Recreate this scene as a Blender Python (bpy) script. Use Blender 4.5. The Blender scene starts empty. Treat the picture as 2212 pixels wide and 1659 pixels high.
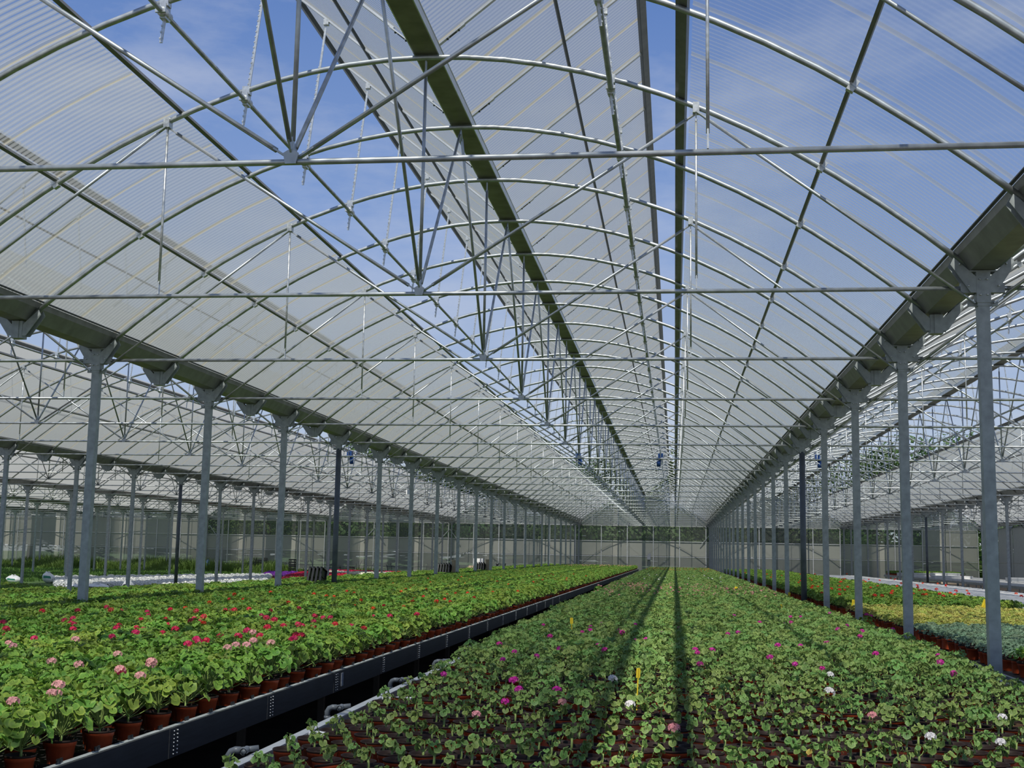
import bpy, math, random
import numpy as np
from mathutils import Matrix, Vector, Euler

random.seed(7)
rng = np.random.default_rng(7)
SC = bpy.context.scene
COL = SC.collection
R = math.radians

# ------------------------------------------------------------------ camera
CAM_Z = 1.70
cam = bpy.data.cameras.new('camera')
cam.sensor_width = 36.0
cam.sensor_fit = 'HORIZONTAL'
cam.lens = 2680.0 / 2212.0 * 36.0
cam.clip_start = 0.05
cam.clip_end = 1000.0
camo = bpy.data.objects.new('camera', cam)
COL.objects.link(camo)
_r = Vector((0.991526546, 0.12868154, 0.01778114))
_u = Vector((-2.16e-05, -0.136715473, 0.990610357))
_f = Vector((-0.129904223, 0.982216850, 0.135554241))
M = Matrix.Identity(4)
for i in range(3):
    M[i][0] = _r[i]; M[i][1] = _u[i]; M[i][2] = -_f[i]
M.translation = (0, 0, CAM_Z)
camo.matrix_world = M
SC.camera = camo

# ------------------------------------------------------------------ light
SUN_EL, SUN_AZ_X = R(58), 0.003
world = bpy.data.worlds.new('sky')
SC.world = world
world.use_nodes = True
nt = world.node_tree
nt.nodes.clear()
wo = nt.nodes.new('ShaderNodeOutputWorld')
bg = nt.nodes.new('ShaderNodeBackground')
tc = nt.nodes.new('ShaderNodeTexCoord')
sx = nt.nodes.new('ShaderNodeSeparateXYZ')
rp = nt.nodes.new('ShaderNodeValToRGB')
cr = rp.color_ramp
cr.elements[0].position = 0.0
cr.elements[0].color = (0.60, 0.65, 0.70, 1)
cr.elements[1].position = 0.75
cr.elements[1].color = (0.085, 0.160, 0.40, 1)
for p, c in ((0.10, (0.43, 0.53, 0.70, 1)), (0.25, (0.235, 0.355, 0.64, 1)), (0.42, (0.120, 0.225, 0.52, 1))):
    e = cr.elements.new(p); e.color = c
mp = nt.nodes.new('ShaderNodeMapping')
mp.inputs['Scale'].default_value = (1.6, 1.6, 5.0)
nz = nt.nodes.new('ShaderNodeTexNoise')
nz.inputs['Scale'].default_value = 2.2
nz.inputs['Detail'].default_value = 7
nz.inputs['Roughness'].default_value = 0.62
cl = nt.nodes.new('ShaderNodeMapRange')
cl.inputs[1].default_value = 0.47; cl.inputs[2].default_value = 0.85
cl.inputs[3].default_value = 0.0; cl.inputs[4].default_value = 0.55
mx = nt.nodes.new('ShaderNodeMix'); mx.data_type = 'RGBA'
mx.inputs['B'].default_value = (0.72, 0.74, 0.77, 1)
L = nt.links.new
L(tc.outputs['Generated'], sx.inputs[0]); L(sx.outputs['Z'], rp.inputs[0])
L(tc.outputs['Generated'], mp.inputs[0]); L(mp.outputs[0], nz.inputs['Vector'])
L(nz.outputs[0], cl.inputs[0]); L(cl.outputs[0], mx.inputs[0])
L(rp.outputs[0], mx.inputs['A']); L(mx.outputs['Result'], bg.inputs[0]); L(bg.outputs[0], wo.inputs[0])
bg.inputs[1].default_value = 1.0

sun = bpy.data.lights.new('sun', 'SUN')
sun.energy = 5.2
sun.angle = R(0.55)
sun.color = (1.0, 0.95, 0.86)
suno = bpy.data.objects.new('sun', sun)
COL.objects.link(suno)
sdir = Vector((SUN_AZ_X * math.sin(SUN_EL), -math.cos(SUN_EL), math.sin(SUN_EL)))
suno.rotation_euler = (-sdir).to_track_quat('-Z', 'Y').to_euler()
suno.location = (0, -20, 40)

SC.view_settings.view_transform = 'Standard'
SC.view_settings.look = 'None'
SC.view_settings.exposure = 0.0
SC.view_settings.gamma = 1.0
SC.view_settings.use_curve_mapping = False
SC.cycles.max_bounces = 10
SC.cycles.diffuse_bounces = 4
SC.cycles.glossy_bounces = 3
SC.cycles.transmission_bounces = 4
SC.cycles.transparent_max_bounces = 24
SC.cycles.sample_clamp_indirect = 6.0
SC.cycles.caustics_reflective = False
SC.cycles.caustics_refractive = False
SC.cycles.use_denoising = True

# ------------------------------------------------------------------ materials
def nmat(name):
    m = bpy.data.materials.new(name)
    m.use_nodes = True
    t = m.node_tree
    return m, t, t.nodes['Principled BSDF'], t.nodes['Material Output']

def pmat(name, col, rough=0.6, metal=0.0, var=0.12, scale=6.0, spec=0.4, bump=0.0, bscale=40, coord='Object', stretch=None):
    """plain material whose colour wanders a little with a noise"""
    m, t, b, o = nmat(name)
    tcn = t.nodes.new('ShaderNodeTexCoord')
    n = t.nodes.new('ShaderNodeTexNoise')
    n.inputs['Scale'].default_value = scale
    n.inputs['Detail'].default_value = 4
    src = tcn.outputs[coord]
    if stretch:
        mpn = t.nodes.new('ShaderNodeMapping'); mpn.inputs['Scale'].default_value = stretch
        t.links.new(src, mpn.inputs[0]); src = mpn.outputs[0]
    t.links.new(src, n.inputs['Vector'])
    r = t.nodes.new('ShaderNodeValToRGB')
    r.color_ramp.elements[0].position = 0.3
    r.color_ramp.elements[1].position = 0.7
    r.color_ramp.elements[0].color = tuple(max(0, c * (1 - var)) for c in col) + (1,)
    r.color_ramp.elements[1].color = tuple(min(1, c * (1 + var)) for c in col) + (1,)
    t.links.new(n.outputs[0], r.inputs[0])
    t.links.new(r.outputs[0], b.inputs['Base Color'])
    b.inputs['Roughness'].default_value = rough
    b.inputs['Metallic'].default_value = metal
    b.inputs['Specular IOR Level'].default_value = spec
    if bump:
        n2 = t.nodes.new('ShaderNodeTexNoise'); n2.inputs['Scale'].default_value = bscale
        t.links.new(src, n2.inputs['Vector'])
        bp = t.nodes.new('ShaderNodeBump'); bp.inputs['Strength'].default_value = bump
        t.links.new(n2.outputs[0], bp.inputs['Height']); t.links.new(bp.outputs[0], b.inputs['Normal'])
    return m

MAT = {}
MAT['steel'] = pmat('galvanised_steel', (0.44, 0.47, 0.47), 0.42, 0.75, 0.22, 9.0)
MAT['steel_post'] = pmat('galvanised_post', (0.35, 0.38, 0.375), 0.55, 0.2, 0.16, 14.0)
MAT['steel_dark'] = pmat('dark_post', (0.10, 0.115, 0.125), 0.5, 0.2, 0.18, 8.0)
MAT['zinc'] = pmat('bright_zinc', (0.62, 0.64, 0.63), 0.38, 0.7, 0.22, 30.0)
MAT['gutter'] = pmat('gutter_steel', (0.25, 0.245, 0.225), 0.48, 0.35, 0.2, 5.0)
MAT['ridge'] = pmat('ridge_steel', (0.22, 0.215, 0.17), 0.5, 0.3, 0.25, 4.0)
MAT['edge'] = pmat('edge_profile', (0.20, 0.205, 0.20), 0.5, 0.3, 0.15, 6.0)
MAT['alu'] = pmat('aluminium_profile', (0.62, 0.64, 0.64), 0.4, 0.6, 0.1, 6.0)
MAT['darkprofile'] = pmat('dark_profile', (0.07, 0.08, 0.08), 0.5, 0.4, 0.15, 6.0)
MAT['board'] = pmat('black_board', (0.030, 0.033, 0.038), 0.45, 0.1, 0.25, 5.0, bump=0.05, stretch=(1, 1, 14))
MAT['black'] = pmat('black_plastic', (0.016, 0.017, 0.019), 0.35, 0.0, 0.2, 12.0)
MAT['rim'] = pmat('pot_rim', (0.024, 0.015, 0.012), 0.55, 0.0, 0.2, 20.0, spec=0.18)
MAT['pot'] = pmat('orange_pot', (0.52, 0.088, 0.028), 0.42, 0.0, 0.25, 16.0)
MAT['soil'] = pmat('potting_soil', (0.060, 0.036, 0.022), 1.0, 0.0, 0.5, 60.0, spec=0.05, bump=0.6, bscale=120)
MAT['stem'] = pmat('green_stem', (0.22, 0.30, 0.08), 0.6, 0.0, 0.25, 20.0)
MAT['rimalu'] = pmat('bench_rim', (0.46, 0.48, 0.47), 0.5, 0.25, 0.12, 7.0)
MAT['white'] = pmat('white_lath', (0.72, 0.73, 0.72), 0.5, 0.0, 0.08, 8.0)
MAT['slat'] = pmat('pale_slat', (0.55, 0.56, 0.55), 0.6, 0.1, 0.15, 3.0)
MAT['pvc'] = pmat('grey_pvc', (0.13, 0.145, 0.155), 0.4, 0.0, 0.12, 20.0)
MAT['yellow'] = pmat('yellow_plastic', (0.78, 0.58, 0.03), 0.45, 0.0, 0.08, 20.0)
MAT['bag'] = pmat('white_film', (0.82, 0.83, 0.82), 0.35, 0.0, 0.06, 6.0, bump=0.3, bscale=14)
MAT['bagprint'] = pmat('green_print', (0.03, 0.22, 0.13), 0.4, 0.0, 0.1, 6.0)
MAT['bagblack'] = pmat('black_print', (0.015, 0.02, 0.022), 0.4, 0.0, 0.1, 6.0)
MAT['blue'] = pmat('blue_casing', (0.02, 0.07, 0.24), 0.4, 0.0, 0.15, 10.0)
MAT['paper'] = pmat('white_card', (0.85, 0.85, 0.84), 0.7, 0.0, 0.03, 6.0)
MAT['sticker'] = pmat('grey_sticker', (0.20, 0.22, 0.25), 0.6, 0.0, 0.25, 60.0)
MAT['beige'] = pmat('beige_paper', (0.52, 0.42, 0.28), 0.8, 0.0, 0.15, 6.0)
MAT['wood'] = pmat('pale_wood', (0.42, 0.34, 0.25), 0.8, 0.0, 0.2, 4.0, stretch=(1, 8, 8))
MAT['bark'] = pmat('bark', (0.10, 0.075, 0.05), 0.9, 0.0, 0.3, 6.0)
MAT['floor'] = pmat('dark_earth', (0.055, 0.045, 0.036), 0.95, 0.0, 0.35, 1.2, bump=0.4, bscale=20)
MAT['lawn'] = pmat('short_grass', (0.085, 0.16, 0.032), 0.95, 0.0, 0.4, 0.8, bump=0.5, bscale=14)
MAT['underbed'] = pmat('bench_sheet', (0.030, 0.026, 0.024), 0.7, 0.0, 0.25, 5.0)
MAT['meadow'] = pmat('meadow', (0.10, 0.16, 0.05), 0.95, 0.0, 0.35, 0.25, bump=0.4, bscale=6)

def sheet_mat(name, body, base_fac, edge_fac, tint):
    """ribbed clear plastic: part of the light goes straight on, part is scattered by the film"""
    m = bpy.data.materials.new(name); m.use_nodes = True
    t = m.node_tree; t.nodes.clear()
    out = t.nodes.new('ShaderNodeOutputMaterial')
    tr = t.nodes.new('ShaderNodeBsdfTransparent'); tr.inputs[0].default_value = tint + (1,)
    tl = t.nodes.new('ShaderNodeBsdfTranslucent'); tl.inputs[0].default_value = body + (1,)
    df = t.nodes.new('ShaderNodeBsdfDiffuse'); df.inputs[0].default_value = body + (1,)
    gl = t.nodes.new('ShaderNodeBsdfGlossy'); gl.inputs['Roughness'].default_value = 0.25
    m1 = t.nodes.new('ShaderNodeMixShader'); m1.inputs[0].default_value = 0.42
    t.links.new(tl.outputs[0], m1.inputs[1]); t.links.new(df.outputs[0], m1.inputs[2])
    m3 = t.nodes.new('ShaderNodeMixShader'); m3.inputs[0].default_value = 0.06
    t.links.new(m1.outputs[0], m3.inputs[1]); t.links.new(gl.outputs[0], m3.inputs[2])
    fr = t.nodes.new('ShaderNodeFresnel'); fr.inputs[0].default_value = 1.5
    nzn = t.nodes.new('ShaderNodeTexNoise'); nzn.inputs['Scale'].default_value = 1.6; nzn.inputs['Detail'].default_value = 5
    geo = t.nodes.new('ShaderNodeNewGeometry')
    t.links.new(geo.outputs['Position'], nzn.inputs['Vector'])
    ma = t.nodes.new('ShaderNodeMath'); ma.operation = 'MULTIPLY_ADD'
    ma.inputs[1].default_value = edge_fac; ma.inputs[2].default_value = base_fac - 0.06
    t.links.new(fr.outputs[0], ma.inputs[0])
    mb = t.nodes.new('ShaderNodeMath'); mb.operation = 'MULTIPLY_ADD'; mb.use_clamp = True
    mb.inputs[1].default_value = 0.12
    t.links.new(nzn.outputs[0], mb.inputs[0]); t.links.new(ma.outputs[0], mb.inputs[2])
    m2 = t.nodes.new('ShaderNodeMixShader')
    t.links.new(mb.outputs[0], m2.inputs[0]); t.links.new(tr.outputs[0], m2.inputs[1]); t.links.new(m3.outputs[0], m2.inputs[2])
    t.links.new(m2.outputs[0], out.inputs[0])
    return m

MAT['sheet'] = sheet_mat('ribbed_clear_sheet', (0.55, 0.565, 0.54), 0.115, 0.48, (0.88, 0.91, 0.93))
MAT['sheet_lap'] = sheet_mat('lapped_sheet', (0.62, 0.59, 0.47), 0.34, 0.6, (0.88, 0.89, 0.85))
MAT['sheet_far'] = sheet_mat('weathered_sheet', (0.55, 0.56, 0.53), 0.42, 1.2, (0.90, 0.92, 0.93))
MAT['screen'] = sheet_mat('woven_screen', (0.58, 0.58, 0.52), 0.70, 0.6, (0.85, 0.87, 0.85))
MAT['pane'] = sheet_mat('dusty_glass', (0.40, 0.42, 0.39), 0.14, 0.9, (0.86, 0.90, 0.88))
MAT['pane_low'] = sheet_mat('misted_glass', (0.52, 0.53, 0.48), 0.42, 0.8, (0.88, 0.9, 0.88))

def leaf_mat(name, edge, zone, vein, trans=0.35, hue=0.03, val=0.3, rough=0.55):
    m, t, b, o = nmat(name)
    at = t.nodes.new('ShaderNodeAttribute'); at.attribute_name = 'rad'
    rr = t.nodes.new('ShaderNodeValToRGB')
    e = rr.color_ramp.elements
    e[0].position = 0.0; e[0].color = vein + (1,)
    e[1].position = 1.0; e[1].color = edge + (1,)
    for p, c in ((0.45, zone), (0.66, zone), (0.80, edge)):
        k = e.new(p); k.color = c + (1,)
    t.links.new(at.outputs['Fac'], rr.inputs[0])
    oi = t.nodes.new('ShaderNodeObjectInfo')
    geo = t.nodes.new('ShaderNodeNewGeometry')
    wn = t.nodes.new('ShaderNodeTexNoise'); wn.inputs['Scale'].default_value = 9.0
    t.links.new(geo.outputs['Position'], wn.inputs['Vector'])
    hs = t.nodes.new('ShaderNodeHueSaturation')
    h = t.nodes.new('ShaderNodeMapRange'); h.inputs[3].default_value = 0.5 - hue; h.inputs[4].default_value = 0.5 + hue
    t.links.new(oi.outputs['Random'], h.inputs[0]); t.links.new(h.outputs[0], hs.inputs['Hue'])
    v = t.nodes.new('ShaderNodeMapRange'); v.inputs[1].default_value = 0.3; v.inputs[2].default_value = 0.7
    v.inputs[3].default_value = 1 - val; v.inputs[4].default_value = 1 + val
    t.links.new(wn.outputs[0], v.inputs[0]); t.links.new(v.outputs[0], hs.inputs['Value'])
    t.links.new(rr.outputs[0], hs.inputs['Color'])
    t.links.new(hs.outputs[0], b.inputs['Base Color'])
    b.inputs['Roughness'].default_value = rough
    b.inputs['Specular IOR Level'].default_value = 0.35
    tl = t.nodes.new('ShaderNodeBsdfTranslucent')
    t.links.new(hs.outputs[0], tl.inputs[0])
    ms = t.nodes.new('ShaderNodeMixShader'); ms.inputs[0].default_value = trans
    t.links.new(b.outputs[0], ms.inputs[1]); t.links.new(tl.outputs[0], ms.inputs[2])
    t.links.new(ms.outputs[0], o.inputs[0])
    return m

MAT['leaf_young'] = leaf_mat('young_leaf', (0.215, 0.325, 0.085), (0.135, 0.24, 0.055), (0.19, 0.30, 0.075))
MAT['leaf_bushy'] = leaf_mat('bushy_leaf', (0.205, 0.335, 0.047), (0.135, 0.25, 0.035), (0.18, 0.305, 0.046))
MAT['leaf_bright'] = leaf_mat('bright_leaf', (0.25, 0.42, 0.06), (0.20, 0.36, 0.05), (0.22, 0.38, 0.06))
MAT['leaf_grey'] = leaf_mat('grey_green_leaf', (0.27, 0.39, 0.235), (0.20, 0.31, 0.18), (0.24, 0.35, 0.2))
MAT['leaf_gold'] = leaf_mat('golden_leaf', (0.66, 0.63, 0.17), (0.32, 0.37, 0.06), (0.45, 0.46, 0.09))
MAT['leaf_tree'] = leaf_mat('tree_leaf', (0.042, 0.085, 0.022), (0.035, 0.07, 0.02), (0.05, 0.09, 0.025), val=0.4)
MAT['leaf_tree2'] = leaf_mat('light_tree_leaf', (0.075, 0.13, 0.03), (0.06, 0.11, 0.025), (0.07, 0.12, 0.03), val=0.4)
MAT['leaf_old'] = leaf_mat('yellowed_leaf', (0.62, 0.50, 0.10), (0.45, 0.38, 0.07), (0.5, 0.42, 0.08))
MAT['weed'] = leaf_mat('weed_blade', (0.14, 0.24, 0.05), (0.11, 0.20, 0.04), (0.12, 0.2, 0.04))
FLOWER = {
    'pale pink': (0.78, 0.38, 0.36), 'crimson': (0.60, 0.018, 0.075), 'scarlet': (0.72, 0.045, 0.012),
    'magenta': (0.58, 0.022, 0.30), 'white': (0.82, 0.78, 0.76), 'blush': (0.74, 0.30, 0.30),
    'dark red': (0.26, 0.012, 0.035), 'purple': (0.20, 0.03, 0.36), 'cream': (0.80, 0.80, 0.62), 'pure white': (0.86, 0.87, 0.83)}
for k, c in FLOWER.items():
    MAT['fl_' + k] = leaf_mat('petal_' + k.replace(' ', '_'), c, tuple(x * 0.9 for x in c), tuple(x * 0.75 for x in c), trans=0.25, hue=0.012, val=0.15)

# ------------------------------------------------------------------ mesh helpers
class MB:
    def __init__(self):
        self.v = []; self.f = []; self.m = []; self.s = []
    def add(self, vs, fs, mi=0, smooth=False):
        o = len(self.v)
        self.v.extend([tuple(p) for p in vs])
        for f in fs:
            self.f.append(tuple(o + i for i in f)); self.m.append(mi); self.s.append(smooth)
        return self
    def box(self, c, s, mi=0, rot=None):
        hx, hy, hz = s[0] / 2, s[1] / 2, s[2] / 2
        P = [Vector((a * hx, b * hy, d * hz)) for a in (-1, 1) for b in (-1, 1) for d in (-1, 1)]
        if rot is not None: P = [rot @ p for p in P]
        P = [p + Vector(c) for p in P]
        return self.add(P, [(0, 1, 3, 2), (4, 6, 7, 5), (0, 4, 5, 1), (2, 3, 7, 6), (0, 2, 6, 4), (1, 5, 7, 3)], mi)
    def beam(self, p, q, w, h, mi=0, up=(0, 0, 1)):
        p, q = Vector(p), Vector(q); d = (q - p); l = d.length; y = d.normalized()
        upv = Vector(up)
        if abs(y.dot(upv)) > 0.99: upv = Vector((1, 0, 0))
        x = y.cross(upv).normalized(); z = x.cross(y)
        rot = Matrix((x, y, z)).transposed()
        return self.box((p + q) / 2, (w, l, h), mi, rot)
    def tube(self, pts, r, n=8, mi=0, cap=True):
        pts = [Vector(p) for p in pts]
        rs = r if isinstance(r, (list, tuple)) else [r] * len(pts)
        vs = []; fs = []; prev = None
        for i, p in enumerate(pts):
            d = (pts[min(i + 1, len(pts) - 1)] - pts[max(i - 1, 0)]).normalized()
            if prev is None:
                a = Vector((0, 0, 1)) if abs(d.z) < 0.9 else Vector((1, 0, 0))
                x = d.cross(a).normalized()
            else:
                x = (prev - d * prev.dot(d)).normalized()
            prev = x; y = d.cross(x)
            for k in range(n):
                t = 2 * math.pi * k / n
                vs.append(p + (x * math.cos(t) + y * math.sin(t)) * rs[i])
        for i in range(len(pts) - 1):
            for k in range(n):
                a = i * n + k; b = i * n + (k + 1) % n
                fs.append((a, b, b + n, a + n))
        if cap:
            fs.append(tuple(range(n - 1, -1, -1))); fs.append(tuple((len(pts) - 1) * n + k for k in range(n)))
        return self.add(vs, fs, mi, True)
    def prism(self, poly, axis, a, b, mi=0):
        """poly of 2-D points pushed along axis 'x','y' or 'z' from a to b"""
        def pt(u, v, w):
            return {'y': (u, w, v), 'x': (w, u, v), 'z': (u, v, w)}[axis]
        n = len(poly)
        vs = [pt(u, v, a) for u, v in poly] + [pt(u, v, b) for u, v in poly]
        fs = [tuple(range(n))[::-1], tuple(range(n, 2 * n))] + [(i, (i + 1) % n, n + (i + 1) % n, n + i) for i in range(n)]
        return self.add(vs, fs, mi)
    def lathe(self, prof, n=16, mi=0, c=(0, 0, 0)):
        vs = []; fs = []
        for r, z in prof:
            for k in range(n):
                t = 2 * math.pi * k / n
                vs.append((c[0] + r * math.cos(t), c[1] + r * math.sin(t), c[2] + z))
        for i in range(len(prof) - 1):
            for k in range(n):
                a = i * n + k; b = i * n + (k + 1) % n
                fs.append((a, b, b + n, a + n))
        return self.add(vs, fs, mi, True)
    def mesh(self, name, mats, rad=None):
        me = bpy.data.meshes.new(name)
        me.from_pydata(self.v, [], self.f)
        for m in (mats if isinstance(mats, (list, tuple)) else [mats]):
            me.materials.append(MAT[m])
        me.polygons.foreach_set('material_index', self.m)
        me.polygons.foreach_set('use_smooth', self.s)
        if rad is not None:
            at = me.attributes.new('rad', 'FLOAT', 'POINT'); at.data.foreach_set('value', rad)
        me.update()
        return me

def obj(name, me, parent=None, loc=(0, 0, 0), rot=None, kind=None):
    if isinstance(me, MB): raise TypeError
    o = bpy.data.objects.new(name, me)
    COL.objects.link(o)
    if parent is not None: o.parent = parent
    o.location = loc
    if rot is not None: o.rotation_euler = rot
    if kind: o['kind'] = kind
    return o

def tag(o, label, cat, group=None):
    o['label'] = label; o['category'] = cat
    if group: o['group'] = group
    return o

def thing(name, label, cat, loc=(0, 0, 0), rz=0.0, group=None):
    o = bpy.data.objects.new(name, None); COL.objects.link(o)
    o.empty_display_size = 0.1
    o.location = loc; o.rotation_euler = (0, 0, rz)
    return tag(o, label, cat, group)

def struct(name, me=None, loc=(0, 0, 0)):
    o = bpy.data.objects.new(name, me); COL.objects.link(o); o.location = loc; o['kind'] = 'structure'
    return o

ONES = 'zeroth first second third fourth fifth sixth seventh eighth ninth tenth eleventh twelfth thirteenth fourteenth fifteenth sixteenth seventeenth eighteenth nineteenth'.split()
TENS = {20: 'twent', 30: 'thirt', 40: 'fort', 50: 'fift', 60: 'sixt'}
def nth(n):
    if n < 20: return ONES[n]
    t, o = n // 10 * 10, n % 10
    return TENS[t] + ('ieth' if o == 0 else 'y-' + ONES[o])

# ------------------------------------------------------------------ main measures
XR, W, Y1, S = 2.731, 10.28, 11.34, 4.0
XC = -2.40
YEND = 99.34
Z_TIE, Z_HEAD, Z_LOW = 4.13, 4.26, 3.99
def az(dx): return 6.48 - 0.0853 * dx * dx
HOUSE_START = {0: -3, -1: 0, -2: 9, -3: 18, -4: 27, -5: 36, 1: -1, 2: 18}      # first hoop that shows
ROW_START = {0: 0, -1: 1, -2: 5, -3: 10, -4: 14, -5: 19, 1: 10, 2: 19}
ROOF_START = dict(HOUSE_START); ROOF_START[0] = -6
HOUSE = {0: 'main bay', -1: 'bay beyond the bushy bench', -2: 'second bay past the bushy bench', -3: 'third bay past the bushy bench',
         -4: 'fourth bay past the bushy bench', -5: 'fifth bay past the bushy bench', 1: 'bay over the mixed bench', 2: 'bay over the outer white benches'}
ROW = {0: 'row beside the young geraniums', -1: 'row rising from the bushy bench', -2: 'row by the white petunias', -3: 'second row past the bushy bench',
       -4: 'third row past the bushy bench', -5: 'fourth row past the bushy bench', 1: 'row by the empty white benches', 2: 'row at the outer wall'}

# ------------------------------------------------------------------ setting: ground, end wall, side walls
fl = MB().box((-13, 45, -0.05), (100, 112, 0.1)).mesh('floor', 'floor')
struct('floor', fl)
lw = MB().box((-39, 74, 0.012), (41, 50, 0.02)).mesh('lawn', 'lawn')
o = struct('floor_lawn', lw)
md = MB().box((-13, 230, -0.08), (360, 255, 0.1)).mesh('meadow', 'meadow')
struct('ground_meadow', md)

def end_wall():
    root = struct('wall_end')
    y = YEND + 0.15
    x0, nb, wd = -59.23, 40, 2.056
    post = MB().box((0, 0, 2.05), (0.06, 0.08, 4.1)).mesh('post', 'alu')
    railm = MB().box((0, 0, 0), (wd - 0.07, 0.05, 0.05)).mesh('rail', 'alu')
    pu = MB().box((0, 0, 0), (wd - 0.08, 0.012, 1.16)).mesh('glass_pane', 'pane')
    ps = MB().box((0, 0, 0), (wd - 0.08, 0.012, 1.08)).mesh('woven_screen', 'screen')
    pl = MB().box((0, 0, 0), (wd - 0.08, 0.012, 1.52)).mesh('lower_pane', 'pane_low')
    kick = MB().box((0, 0, 0), (wd, 0.1, 0.16)).mesh('kerb', 'wood')
    for i in range(nb + 1):
        obj('post', post, root, (x0 + i * wd, y, 0))
    for i in range(nb):
        x = x0 + (i + 0.5) * wd
        for z in (0.2, 1.68, 2.86, 4.08): obj('rail', railm, root, (x, y, z))
        if x < -38 or x > 18: obj('woven_screen', MB().box((0, 0, 0), (wd - 0.08, 0.012, 1.16)).mesh('upper_screen', 'screen') if i == 0 else bpy.data.meshes['upper_screen'], root, (x, y, 3.47))
        else: obj('glass_pane', pu, root, (x, y, 3.47))
        obj('glass_pane', pl, root, (x, y, 0.94))
        obj('woven_screen', ps, root, (x, y + 0.05, 2.27))
        obj('kerb', kick, root, (x, y, 0.08))
    for h in range(-5, 3):
        xc = XC + h * W
        poly = [(xc - 5.1, 4.12)] + [(xc + d, az(d)) for d in np.linspace(-5.1, 5.1, 17)] + [(xc + 5.1, 4.12)]
        obj('gable_sheet', MB().prism(poly, 'y', y - 0.006, y + 0.006).mesh('gable_sheet', 'sheet_far'), root)
        for d in np.linspace(-4.1, 4.1, 5):
            obj('gable_stud', MB().box((xc + d, y - 0.05, (4.1 + az(d)) / 2), (0.05, 0.05, az(d) - 4.1)).mesh('gable_stud', 'alu'), root)
    # knee braces that show against the glass
    for x in (-24.2, -18.0, -38.2, 2.9):
        obj('brace', MB().beam((x, y - 0.1, 3.6), (x - 0.9, y - 0.1, 2.6), 0.05, 0.05).mesh('brace', 'steel'), root)
        obj('brace', MB().beam((x, y - 0.1, 3.6), (x + 0.9, y - 0.1, 2.4), 0.05, 0.05).mesh('brace', 'steel'), root)
end_wall()

def side_wall(name, x, ya):
    root = struct(name)
    n = int((YEND - ya) / 4)
    sc = MB().box((0, 0, 0), (0.012, 3.9, 4.0)).mesh('side_screen', 'screen')
    rl = MB().box((0, 0, 0), (0.05, 3.94, 0.05)).mesh('side_rail', 'alu')
    for i in range(n):
        y = YEND - 2 - i * 4
        obj('woven_screen', sc, root, (x, y, 2.1))
        for z in (0.1, 1.7, 4.12): obj('rail', rl, root, (x, y, z))
side_wall('wall_right', XR + 2 * W + 0.2, 51)
side_wall('wall_left', XR - 6 * W - 0.2, 27)

# ------------------------------------------------------------------ roof cladding
def ribbed(pts, nrm, wid, pitch=0.0765, amp=0.009, seg=4, lap=True):
    """corrugated sheet: pts = polyline in the x-z plane, corrugated along y (0..wid)"""
    nr = int(round(wid / pitch)) * seg
    b = MB(); vs = []; fs = []; ms = []
    for j in range(nr + 1):
        y = wid * j / nr; h = amp * math.cos(2 * math.pi * j / seg)
        for (px, pz), (nx, nzv) in zip(pts, nrm):
            vs.append((px + nx * h, y, pz + nzv * h))
    k = len(pts)
    for j in range(nr):
        for i in range(k - 1):
            fs.append((j * k + i, j * k + i + 1, (j + 1) * k + i + 1, (j + 1) * k + i))
            ms.append(1 if lap and j < 3 else 0)
    b.v = vs; b.f = fs; b.m = ms; b.s = [True] * len(fs)
    return b

def arc_pts(side, d0, d1, n, off):
    P = []; N = []
    for d in np.linspace(d0, d1, n):
        s = -2 * 0.0853 * d
        l = math.hypot(1, s)
        nx, nz_ = -s / l, 1 / l
        P.append((side * (d + nx * off), az(d) + nz_ * off)); N.append((side * nx, nz_))
    return P, N
VD = 2.48
SHEET = {}
for side in (-1, 1):
    P, N = arc_pts(side, 4.98, VD + 0.03, 9, 0.085)
    SHEET[side] = ribbed(P, N, 1.0).mesh('roof_panel', ['sheet', 'sheet_lap'])
PANELLED = (0, -1, 1)
for h in HOUSE_START:
    root = struct('roof_%d' % (h + 6), None, (XC + h * W, 0, 0))
    y0 = Y1 + 2 * ROOF_START[h]
    if h in PANELLED:
        n = int(YEND - y0)
        for side in (-1, 1):
            for i in range(n):
                obj('roof_panel', SHEET[side], root, (0, y0 + i, 0))
    else:
        for side in (-1, 1):
            P, N = arc_pts(side, 4.98, VD + 0.03, 9, 0.085)
            b = MB()
            ys = [y0, YEND]
            k = len(P)
            b.add([(p[0], y, p[1]) for y in ys for p in P], [(i, i + 1, k + i + 1, k + i) for i in range(k - 1)], 0, True)
            obj('roof_sheet', b.mesh('roof_sheet', ['sheet_far']), root)

# ------------------------------------------------------------------ steel columns
post_me = MB().box((0, 0, 2.1), (0.10, 0.10, 4.2)).mesh('post', 'steel_post')
dark_me = MB().tube([(0, 0, 0), (0, 0, 4.0)], 0.062, 12).mesh('post', 'steel_dark')
def head_mesh():
    b = MB()
    b.box((0, 0, 4.13), (0.122, 0.122, 0.28))
    b.box((0, 0, 3.99), (0.110, 0.110, 0.06))
    for s in (-1, 1):
        for y in (-0.055, 0.055):
            b.prism([(s * 0.055, 4.08), (s * 0.11, 4.08), (s * 0.28, 4.34), (s * 0.25, 4.40), (s * 0.15, 4.31), (s * 0.055, 4.22)], 'y', y - 0.004, y + 0.004)
        b.box((s * 0.13, 0, 4.13), (0.12, 0.05, 0.09))
        b.box((s * 0.09, 0, 3.99), (0.08, 0.02, 0.05))
    b.box((0, 0, 4.275), (0.24, 0.13, 0.012))
    return b.mesh('head_bracket', 'steel_post')
head_me = head_mesh()
foot_me = MB().box((0, 0, 0.006), (0.2, 0.2, 0.012)).mesh('base_plate', 'steel_post')
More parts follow.
